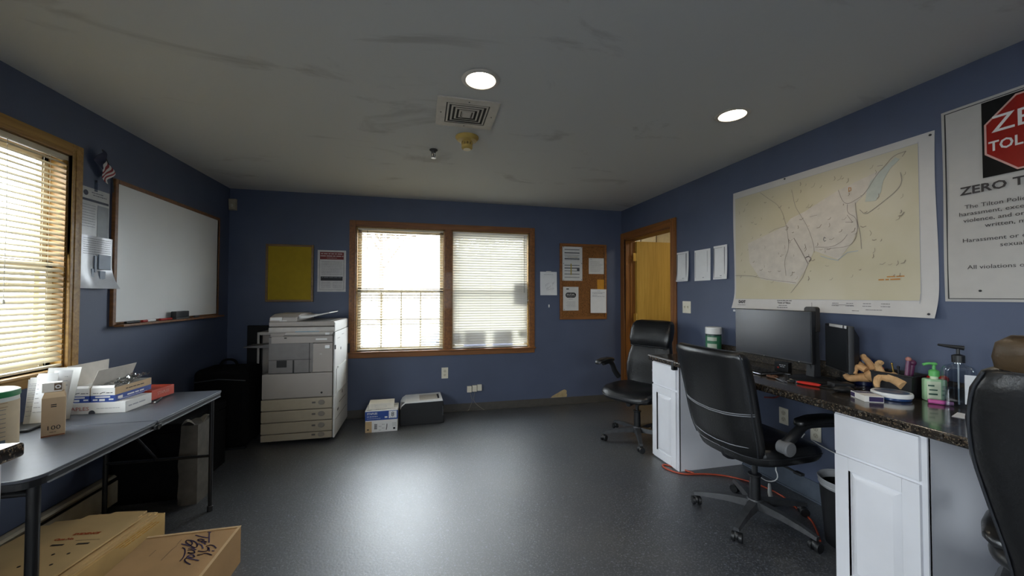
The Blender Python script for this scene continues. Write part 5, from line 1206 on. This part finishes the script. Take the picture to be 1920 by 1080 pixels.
stick(.02, -.02, .01, .16, .005, -.02, pur, 'purple_highlighter', 'shorter dark plum highlighter leaning in the black basket', 'marker', .012)
stick(-.01, .05, .01, .115, -.01, .012, redp, 'red_pen', 'red pen poking out of the far side of the black basket', 'pen', .006)
stick(.03, .03, .01, .14, .0, .02, brass, 'wooden_pencil', 'brown pencil leaning in the back of the black basket', 'pencil', .004)
stick(.0, .0, .01, .13, .01, .01, blk, 'black_pen', 'black pen in the middle of the black basket', 'pen', .005)
p = thing('red_ornament', 'bright red crumpled bow beside the green pump bottle', 'ornament', on(2.453, 1.335))
b = MB(); b.sphere((0, 0, .075), .032, sc=(.7, 1, .8), n=14); b.sphere((-.01, .02, .098), .02, sc=(1, 1, .8), n=12); b.sphere((0, -.018, .1), .018, n=12); b.lathe([(.022, 0), (.024, .004), (.012, .02), (.014, .06), (0, .06)], n=16); b.build('bow', mat('red_ribbon', 'a31b18', .5, bump=.3, bs=60), p)
p = thing('business_card_box', 'small open white box with purple print at the front of the worktop', 'box', on(2.10, 1.41, math.radians(-28)))
MB().box(-.038, -.055, 0, .038, .055, .028, bev=.001).build('box_body', mat('bright_boxboard', 'e6e2dc', .5), p)
b = MB(); b.box(-.036, .01, .0282, .036, .0545, .0288); b.box(-.0385, .02, .004, -.0375, .053, .024); b.box(-.02, -.0558, .003, .036, -.0545, .025); b.build('purple_panel', mat('deep_purple_print', '352a52', .5), p)
b = MB(); b.words(-.03, .03, .0, .006, z=.0294, M=Matrix.Translation((0, .03, 0))); b.words(-.03, .03, .0, .004, z=.0294, M=Matrix.Translation((0, .045, 0))); b.build('white_print', paper, p)
p = thing('tape_disc', 'round blue dish with a bright white band in front of the black basket', 'dish', on(2.238, 1.395))
MB().lathe([(0, .0), (.066, 0), (.07, .004), (.07, .014), (.068, .014), (0, .014)], n=40).build('blue_base', mat('deep_blue_plastic', '1e3a66', .3), p)
MB().lathe([(.0, .014), (.074, .014), (.076, .018), (.076, .03), (.073, .034), (0, .034)], n=40).build('white_band', white_pl, p)
MB().lathe([(0, .0365), (.058, .036), (.064, .0335), (0, .0335)], n=40).build('blue_top', mat('slate_blue_plastic', '3c5878', .3), p)
p = thing('soap_bottle', 'pale green liquid soap bottle with a green pump', 'bottle', on(2.39, 1.318, math.radians(-35)))
grn = mat('pale_green_plastic', '8fc088', .3); grb = glassy('green_soap_bottle', (.62, .86, .6), rough=.08, mixf=.25)
b = MB(); b.prism(rrect(-.04, -.022, .04, .022, .014), 0, .105, bev=.006); b.build('bottle_body', mat('green_soap', 'a3c69c', .25, spec=.6, coat=.2), p)
b = MB(); b.box(-.037, -.0232, .012, .012, -.0218, .095); b.build('label', mat('cream_label', 'c9d0b4', .5), p)
b = MB(); M = frame((1, 0, 0), (0, 0, 1), (0, -1, 0), (0, -.0232, 0)); b.words(-.034, -.005, .075, .011, z=.0008, M=M); b.words(-.03, .008, .055, .009, z=.0008, M=M); b.words(-.032, .0, .035, .012, z=.0008, M=M); b.build('label_print', mat('dark_green_ink', '2d5040', .5), p)
MB().lathe([(0, .105), (.014, .105), (.014, .12), (0, .12)], n=20).build('neck', mat('cream_neck', 'cfd8b8', .4), p)
b = MB(); b.lathe([(0, .118), (.019, .118), (.019, .142), (.012, .148), (.006, .15), (.006, .172), (0, .172)], n=24); b.tube([(0, 0, .176), (-.02, 0, .178), (-.04, 0, .17)], .006, n=10, smooth=1); b.sphere((0, 0, .176), .010, sc=(1.3, 1, .8), n=12); b.build('pump', mat('green_pump', '5fae5e', .35), p)
p = thing('pink_marker', 'pink highlighter lying on the worktop by the green soap bottle', 'marker', on(2.33, 1.27, math.radians(-52)) @ Matrix.Translation((0, 0, .010)))
MB().cyl((-.035, 0, 0), (.02, 0, 0), .010, n=14, bev=.002).build('barrel', mat('pink_plastic', 'b2508c', .35), p); MB().cyl((.02, 0, 0), (.045, 0, 0), .0105, .008, n=14).build('cap', mat('pale_pink_plastic', 'd08ab0', .35), p)
p = thing('sanitizer_bottle', 'tall clear hand sanitizer bottle with a black pump, beside the near chair back', 'bottle', on(2.37, 1.222, math.radians(-50)))
clr = glassy('clear_bottle', (.86, .9, .93), rough=.05, mixf=.16)
b = MB(); b.loft([[(x, y, z) for x, y in rrect(-w_, -d_, w_, d_, .014)] for w_, d_, z in ((.046, .03, .0), (.05, .033, .006), (.05, .033, .165), (.042, .028, .182), (.016, .016, .195), (.015, .015, .205))]); b.build('bottle_shell', clr, p)
b = MB(); b.prism(rrect(-.047, -.03, .047, .03, .013), .004, .082); b.build('gel', glassy('clear_gel', (.72, .78, .84), rough=.03, mixf=.2), p)
MB().box(.01, -.0342, .02, .046, -.0332, .15).build('label', mat('white_label', 'd4d6d8', .5), p)
b = MB(); b.lathe([(0, .2), (.021, .2), (.021, .232), (.012, .236), (.006, .238), (.006, .262), (0, .262)], n=24); b.tube([(.018, 0, .266), (-.02, 0, .27), (-.062, 0, .276)], [.010, .008, .005], n=10, smooth=1); b.build('pump', blk, p)
MB().cyl((0, 0, .01), (0, 0, .2), .003, n=8).build('dip_tube', mat('milky_tube', 'c9ced2', .4), p)
p = thing('paper_slip', 'small white slip of paper on the worktop beside the near chair back', 'paper', on(2.20, 1.105, .3)); MB().sheet(lambda u, v: ((u - .5) * .09, (v - .5) * .08, .001 + .003 * u * v), 3, 3, .0006).build('sheet', paper, p)

# -------- under the desk
p = thing('waste_bin', 'black waste bin with a white liner edge under the worktop', 'bin', (2.245, 1.60, 0))
MB().lathe([(0, .003), (.10, .003), (.103, 0), (.128, .33), (.134, .345), (.13, .345), (.122, .33), (.098, .01), (0, .01)], n=32).build('bin_body', blk, p)
MB().lathe([(.1235, .30), (.1315, .318), (.1285, .322), (.1355, .346), (.132, .35), (.122, .34), (.12, .30)], n=32, mi=[0] * 6).build('liner', mat('grey_white_liner', 'a8a8aa', .5), p)
oc = mat('orange_cord', 'b5482a', .5)
tag(MB().tube([(2.0, 2.50, .006), (1.93, 2.62, .006), (1.86, 2.70, .006), (1.83, 2.62, .006), (1.90, 2.50, .006), (2.05, 2.48, .006), (2.2, 2.42, .006), (2.32, 2.28, .006), (2.36, 2.1, .006), (2.30, 1.95, .006), (2.28, 1.84, .006), (2.2, 1.74, .006), (2.12, 1.66, .006)], .0055, n=8, smooth=2).build('extension_cord', oc), 'orange extension cord winding over the floor under the worktop', 'cord')
p = thing('power_cord', 'white power cord with a plug hanging under the worktop', 'cord', (0, 0, 0))
MB().tube([(2.44, 2.0, .44), (2.40, 2.06, .3), (2.32, 2.12, .2), (2.30, 2.06, .13), (2.24, 2.10, .10), (2.18, 2.13, .16), (2.16, 2.15, .3)], .0035, n=8, smooth=2).build('cord', white_pl, p)
b = MB(); b.tube([(2.24, 2.08, .10), (2.21, 2.05, .06), (2.20, 2.03, .03)], [.008, .013, .016], n=10); b.build('plug', mat('grey_plug', '9a9a98', .4), p)
tag(MB().tube([(2.46, 1.975, .41), (2.47, 1.9, .385), (2.475, 1.8, .37), (2.478, 1.7, .33)], .003, n=6, smooth=2).build('telephone_cable', white_pl), 'thin white cord trailing from the knee-space outlet toward the waste bin', 'cord')
tag(MB().tube([(2.49, 1.9, .79), (2.488, 1.82, .5), (2.485, 1.76, .2), (2.47, 1.74, .02)], .0035, n=6, smooth=2).build('black_cable', blk), 'thin black cable hanging down the blue wall behind the bin', 'cable')
tag(MB().tube([(2.42, 2.16, .795), (2.45, 2.14, .72), (2.46, 2.2, .62), (2.44, 2.3, .6)], .006, n=8, smooth=2).build('red_cable', mat('dull_red_cable', '7a3230', .5)), 'dull red cable hanging beneath the worktop behind the middle chair', 'cable')
# ---------------------------------------------------------------- swivel chairs
def sgnpow(v, e): return math.copysign(abs(v) ** e, v)
def srow(z, x, w, t, n=36, k=.03, e=.55, tilt=0):
    out = []
    for i in range(n):
        a = 2 * PI * i / n; y = w * sgnpow(math.cos(a), e); q = t * sgnpow(math.sin(a), e)
        out.append((x + q + k * (y / max(w, .01)) ** 2, y, z + tilt * q))
    return out
def office_chair(label, loc, rz, rows, head=None, seat_z=.47, arm_z=.665, base_a=0, hub=True, head_m=None, seams=(), piping=True, arm_y=.295, arm_dx=0, sup_y=.275, base_m=None, R=.32):
    p = thing('office_chair', label, 'chair', (*loc, 0), math.radians(rz), 'black leather office chairs')
    bm_ = base_m or mat('scuffed_grey_base', '3a3b3d', .4, var=.2, vs=20)
    # five-star base
    b = MB(); b.lathe([(0, .07), (.05, .07), (.052, .10), (.04, .125), (0, .125)], n=24); b.build('base_hub', bm_, p)
    for k in range(5):
        a = math.radians(base_a - rz) + 2 * PI * k / 5; M = Matrix.Rotation(a, 4, 'Z')
        b = MB(); b.loft([[(x, -w_, z0), (x, w_, z0), (x, w_ * .75, z1), (x, -w_ * .75, z1)] for x, w_, z0, z1 in ((.035, .03, .075, .118), (.15, .024, .078, .112), (.26, .019, .07, .096), (R + .012, .016, .062, .08))], M=M); leg = b.build('base_leg', bm_, p)
        c = MB(); sw = M @ Matrix.Translation((R, 0, 0)) @ Matrix.Rotation(.7 + k * 1.3, 4, 'Z')
        for s_ in (-1, 1): c.cyl((0, s_ * .009, .0265), (0, s_ * .026, .0265), .0262, n=18, M=sw, bev=.003)
        c.sphere((0, 0, .034), .024, sc=(1.05, .8, .95), n=12, M=sw); c.cyl((0, 0, .04), (0, 0, .072), .006, n=8, M=sw); c.build('caster', blk, leg)
    b = MB(); b.cyl((0, 0, .11), (0, 0, .26), .031, .029, n=20); b.cyl((0, 0, .25), (0, 0, seat_z - .12), .016, n=16); b.lathe([(.031, .255), (.036, .26), (.036, .27), (.016, .272)], n=20); b.build('gas_column', blk, p)
    b = MB(); b.box(-.13, -.09, seat_z - .13, .10, .09, seat_z - .085, bev=.012); b.tube([(.0, -.08, seat_z - .11), (.03, -.19, seat_z - .115), (.03, -.24, seat_z - .12)], .006, n=8); b.box(.015, -.27, seat_z - .126, .045, -.225, seat_z - .112, bev=.004); b.cyl((.09, 0, seat_z - .12), (.15, 0, seat_z - .125), .022, n=14); b.build('tilt_mechanism', blk2, p)
    # seat: stack of rounded outlines, dished top, waterfall front
    def so(ins, z, drop=0):
        out = []
        for i in range(48):
            a = 2 * PI * i / 48; x = (.26 - ins) * sgnpow(math.cos(a), .5); y = (.262 - ins) * sgnpow(math.sin(a), .5)
            fz = z - drop * max(0, (x - .08) / .18) ** 2 + .012 * (y / .26) ** 2
            out.append((x + .015, y, fz))
        return out
    b = MB(); b.loft([so(.05, seat_z - .085), so(.012, seat_z - .08), so(.0, seat_z - .055, .012), so(.0, seat_z - .02, .022), so(.015, seat_z + .008, .032), so(.06, seat_z + .022, .03), so(.14, seat_z + .016, .01), so(.22, seat_z + .012)]); sc_ = b.build('seat', leather, p)
    b = MB(); ring = so(-.0015, seat_z - .038, .018); b.tube(ring + [ring[0]], .0035, n=6); b.build('seat_piping', mat('grey_piping', '24262a', .4), sc_)
    # backrest
    b = MB(); b.loft([srow(*r) for r in rows]); bk = b.build('backrest', leather, p, angle=60)
    if piping:
        b = MB()
        for i0 in (0, 18):
            for da in (-2,):
                b = MB(); pts = [srow(*r)[(i0 + (da if i0 == 0 else -da)) % 36] for r in rows[1:-1]]; b.tube([(x - .002, y * 1.004, z) for x, y, z in pts], .0035, n=6, smooth=1)
                b.build('back_piping', mat('grey_piping', '24262a', .4), bk)
    if seams:
        b = MB()
        for zz in seams:
            for a_, c_ in zip(rows, rows[1:]):
                if a_[0] <= zz < c_[0]:
                    f = (zz - a_[0]) / (c_[0] - a_[0]); r = [a_[i] + (c_[i] - a_[i]) * f for i in range(4)]
                    ring = srow(*r); b.tube([(x - .001, y, z + .03 * (y / r[2]) ** 2 - .012) for x, y, z in ring[19:36]], .0028, n=6)
        b.build('back_stitching', mat('pale_stitching', '74777c', .5), bk)
    if head:
        b = MB(); b.loft([srow(*r) for r in head]); hd = b.build('headrest', head_m or leather, p, angle=60)
        r = head[0]; b = MB(); ring = srow(head[1][0], head[1][1], head[1][2] * 1.0, head[1][3] * 1.02); b.tube(ring + [ring[0]], .004, n=6); b.build('headrest_seam', mat('grey_piping', '24262a', .4), hd)
    # backrest bracket under the seat
    b = MB(); zb = rows[1][0]; b.tube([(-.08, 0, seat_z - .105), (-.22, 0, seat_z - .10), (rows[1][1] - .01, 0, zb + .02)], .02, n=10, smooth=2); b.build('back_bracket', blk2, p)
    # arms: pad, curved support, round pivot
    for s_ in (-1, 1):
        y = s_ * arm_y; AD = arm_dx
        b = MB(); pts = [(-.115, s_ * sup_y, seat_z + .05), (-.075, s_ * (sup_y + arm_y) / 2 if sup_y < .25 else y, seat_z + .10), (-.03, y, arm_z - .035), (.02, y, arm_z - .008), (.10 + AD / 2, y, arm_z - .012), (.22 + AD, y, arm_z - .022)]
        b.tube(pts, [.026, .026, .024, .022, .02, .017], n=12, smooth=2); arm = b.build('armrest', blk, p)
        b = MB(); secs = []
        for x, z, w_, h_ in ((-.045, arm_z + .0, .016, .010), (-.02, arm_z + .008, .034, .017), (.06, arm_z + .016, .042, .02), (.18, arm_z + .014, .042, .02), (.28, arm_z + .004, .038, .018), (.315, arm_z - .008, .022, .010)):
            x += AD * max(0, x) / .315
            secs.append([(x, y + w_ * sgnpow(math.cos(2 * PI * i / 20), .7), z + h_ * sgnpow(math.sin(2 * PI * i / 20), .7)) for i in range(20)])
        b.loft(secs); b.build('arm_pad', leather, arm, angle=60)
        if hub:
            M = Matrix.Translation((-.115, s_ * .262, seat_z + .05)) @ Matrix.Rotation(-s_ * PI / 2, 4, 'X')
            MB().lathe([(0, 0), (.034, 0), (.034, .04), (.038, .044), (.038, .056), (.033, .061), (0, .062)], n=28, M=M).build('pivot_cap', mat('grey_pivot_cap', '6f7072', .4), arm)
    return p
base_rows = [(.455, -.215, .20, .022), (.47, -.225, .228, .038), (.53, -.24, .245, .046), (.62, -.262, .25, .05), (.74, -.285, .252, .052), (.86, -.312, .255, .052), (.95, -.335, .256, .05), (1.005, -.352, .254, .046), (1.03, -.36, .246, .036), (1.042, -.363, .225, .018)]
office_chair('black leather office chair with pale stitching pulled up to the middle of the worktop', (1.96, 1.92), 2, base_rows, seat_z=.495, arm_z=.665, base_a=65, seams=(.70, .69, .515))
rows_a = [(.455, -.20, .17, .03), (.48, -.215, .21, .045), (.56, -.235, .235, .05), (.66, -.245, .24, .055), (.76, -.26, .225, .055), (.86, -.285, .20, .045), (.96, -.31, .19, .04), (1.0, -.32, .17, .03)]
head_a = [(.835, -.262, .16, .02), (.85, -.255, .195, .05), (.92, -.27, .215, .075), (1.0, -.295, .215, .08), (1.06, -.32, .205, .07), (1.09, -.335, .185, .045), (1.10, -.34, .14, .02)]
office_chair('black leather office chair with a puffy headrest turned toward the room, by the doorway', (1.965, 3.22), 207, rows_a, head=head_a, seat_z=.475, arm_z=.70, base_a=172, hub=False, arm_dx=-.1)
rows_c = [(.44, -.20, .16, .02), (.46, -.215, .19, .04), (.55, -.24, .205, .048), (.66, -.262, .215, .05), (.80, -.29, .245, .055), (.92, -.315, .268, .058), (1.02, -.335, .272, .058), (1.10, -.352, .262, .055), (1.15, -.365, .24, .05), (1.175, -.37, .2, .03)]
head_c = [(1.145, -.36, .19, .03), (1.155, -.362, .218, .05), (1.19, -.375, .222, .058), (1.225, -.385, .215, .052), (1.245, -.39, .19, .03)]
office_chair('worn black leather chair with a brown faded headrest at the near end of the desk', (1.80, .57), 20, rows_c, head=head_c, seat_z=.47, arm_z=.60, base_a=20, head_m=leather_worn, hub=False, seams=(), arm_y=.245, arm_dx=-.06, sup_y=.16)

# ---------------------------------------------------------------- outside
ground = mat('pale_parking_asphalt', '8e8e90', .9, var=.08, vs=2)
struct(MB().box(-40, YB + T + .02, -.7, 40, 60, -.6).box(-40, -20, -.7, XL - T - .02, YB + T + .02, -.6).box(XL - T - .02, -20, -.7, 12, YF - T - .02, -.6).build('ground_outside', ground, smooth=False))
def car(name, lab, x, y, a, m):
    p = thing(name, lab, 'car', yawM(x, y, -.6, a))
    b = MB(); prof = [(-2.15, .35), (-2.1, .75), (-1.3, .9), (-.75, 1.38), (.85, 1.42), (1.55, .95), (2.15, .85), (2.2, .35), (1.75, .28), (-1.75, .28)]
    b.prism(prof, -.85, .85, M=frame((1, 0, 0), (0, 0, 1), (0, -1, 0), (0, 0, 0)), bev=.06); b.build('car_body', m, p)
    b = MB(); pw_ = [(-1.1, .93), (-.7, 1.33), (.8, 1.36), (1.35, .96)]; b.prism(pw_, -.862, .862, M=frame((1, 0, 0), (0, 0, 1), (0, -1, 0), (0, 0, 0))); b.build('side_glass', mat('car_glass', '20262c', .1), p)
    for wx in (-1.35, 1.4):
        for wy in (-.8, .8):
            b = MB(); b.cyl((wx, wy - .1, .32), (wx, wy + .1, .32), .32, n=24, bev=.03); wh = b.build('wheel', blk2, p)
            MB().cyl((wx, wy - .105, .32), (wx, wy + .105, .32), .19, n=20).build('hub_cap', steel, wh)
car('parked_car', 'silver-blue parked car seen through the open blind, farther left', -3.2, 11.5, .1, mat('car_silver_blue', '7f8ea6', .25, coat=.6))
car('parked_car', 'dark grey parked car seen through the open blind, nearer the centre bar', 2.0, 13.0, .05, mat('car_grey', '5b6270', .25, coat=.6))
def tree(x, y, hh, r, lab, m, seed):
    p = thing('tree', lab, 'tree', (x, y, -.6), group='autumn trees beyond the parking lot')
    rnd = random.Random(seed); b = MB(); b.tube([(0, 0, 0), (.1, 0, hh * .35), (0, .1, hh * .8)], [.22, .16, .05], n=8, smooth=1)
    for k in range(5): a = k * 1.3; b.tube([(0, 0, hh * (.35 + .07 * k)), (r * .6 * math.cos(a), r * .6 * math.sin(a), hh * (.6 + .06 * k))], [.08, .03], n=6)
    b.build('trunk', mat('grey_bark', '6a5f54', .9), p)
    b = MB()
    for k in range(420):
        d = Vector((rnd.gauss(0, 1), rnd.gauss(0, 1), rnd.gauss(0, 1))).normalized() * r * rnd.uniform(.45, 1)
        c = Vector((d.x, d.y, hh * .68 + d.z * 1.2)); s_ = rnd.uniform(.12, .28)
        u = Vector((rnd.gauss(0, 1), rnd.gauss(0, 1), rnd.gauss(0, 1))).normalized(); v = u.orthogonal().normalized()
        q = [c + (u * math.cos(t) + v * math.sin(t)) * s_ for t in (0, 1.6, 3.1, 4.7)]
        b.bm.faces.new([b.bm.verts.new(t) for t in q])
    b.build('foliage', m, p, smooth=False)
fo = [translucent('yellow_leaves', 'a89c80', .3), translucent('russet_leaves', '94866f', .3), translucent('olive_leaves', '8d8e78', .3)]
for k, (x, y, hh, r, lab) in enumerate(((-9, 24, 9, 3.0, 'yellow autumn tree beyond the parking lot, farthest to the left'), (-2.8, 27, 10, 2.9, 'russet autumn tree beyond the parking lot behind the silver-blue car'), (3.6, 24, 9, 2.9, 'yellow-leaved tree beyond the parking lot behind the dark grey car'), (10, 27, 10, 3.0, 'olive green tree beyond the parking lot, farthest to the right'))):
    tree(x, y, hh, r, lab, fo[k % 3], k)

# ---------------------------------------------------------------- light
w = bpy.data.worlds.new('overcast_sky'); SC.world = w; w.use_nodes = True; bg = w.node_tree.nodes['Background']
bg.inputs['Color'].default_value = (.84, .93, 1.0, 1); bg.inputs['Strength'].default_value = SKY
def portal(M, u0, u1, v0, v1, out):
    L = bpy.data.lights.new('sky_portal', 'AREA'); L.shape = 'RECTANGLE'; L.size = u1 - u0; L.size_y = v1 - v0; L.cycles.is_portal = True
    o = bpy.data.objects.new('sky_portal', L); COL.objects.link(o); o.matrix_world = M @ Matrix.Translation(((u0 + u1) / 2, (v0 + v1) / 2, -out)) @ Matrix.Rotation(PI, 4, 'X')
    # a portal's -z looks into the room
    o.matrix_world = M @ Matrix.Translation(((u0 + u1) / 2, (v0 + v1) / 2, -out)) @ Matrix.Rotation(PI, 4, 'Y')
portal(WB(0, 0), *BW, T + .01); portal(WL(0, 0), *LW, T + .01); portal(WL(0, 0), *LW2, T + .01); portal(WF, *FW, T + .01)
L = bpy.data.lights.new('hall_lamp', 'AREA'); L.energy = 11; L.size = .5; L.color = (1, .88, .68)
o = bpy.data.objects.new('hall_lamp', L); COL.objects.link(o); o.location = (3.5, 3.3, H - .03)
p = thing('hall_light', 'flush ceiling lamp in the room beyond the doorway', 'light', (3.5, 3.3, H)); MB().box(-.27, -.27, -.012, .27, .27, 0, bev=.003).build('lamp_frame', trimw, p)
SC.view_settings.view_transform = 'Standard'; SC.view_settings.look = 'None'; SC.view_settings.gamma = 1; SC.view_settings.use_curve_mapping = False
SC.view_settings.exposure = EXPO
c = SC.cycles; c.max_bounces = 10; c.diffuse_bounces = 6; c.glossy_bounces = 4; c.transparent_max_bounces = 24; c.transmission_bounces = 4; c.caustics_reflective = False; c.caustics_refractive = False; c.sample_clamp_indirect = 4
c.use_denoising = True
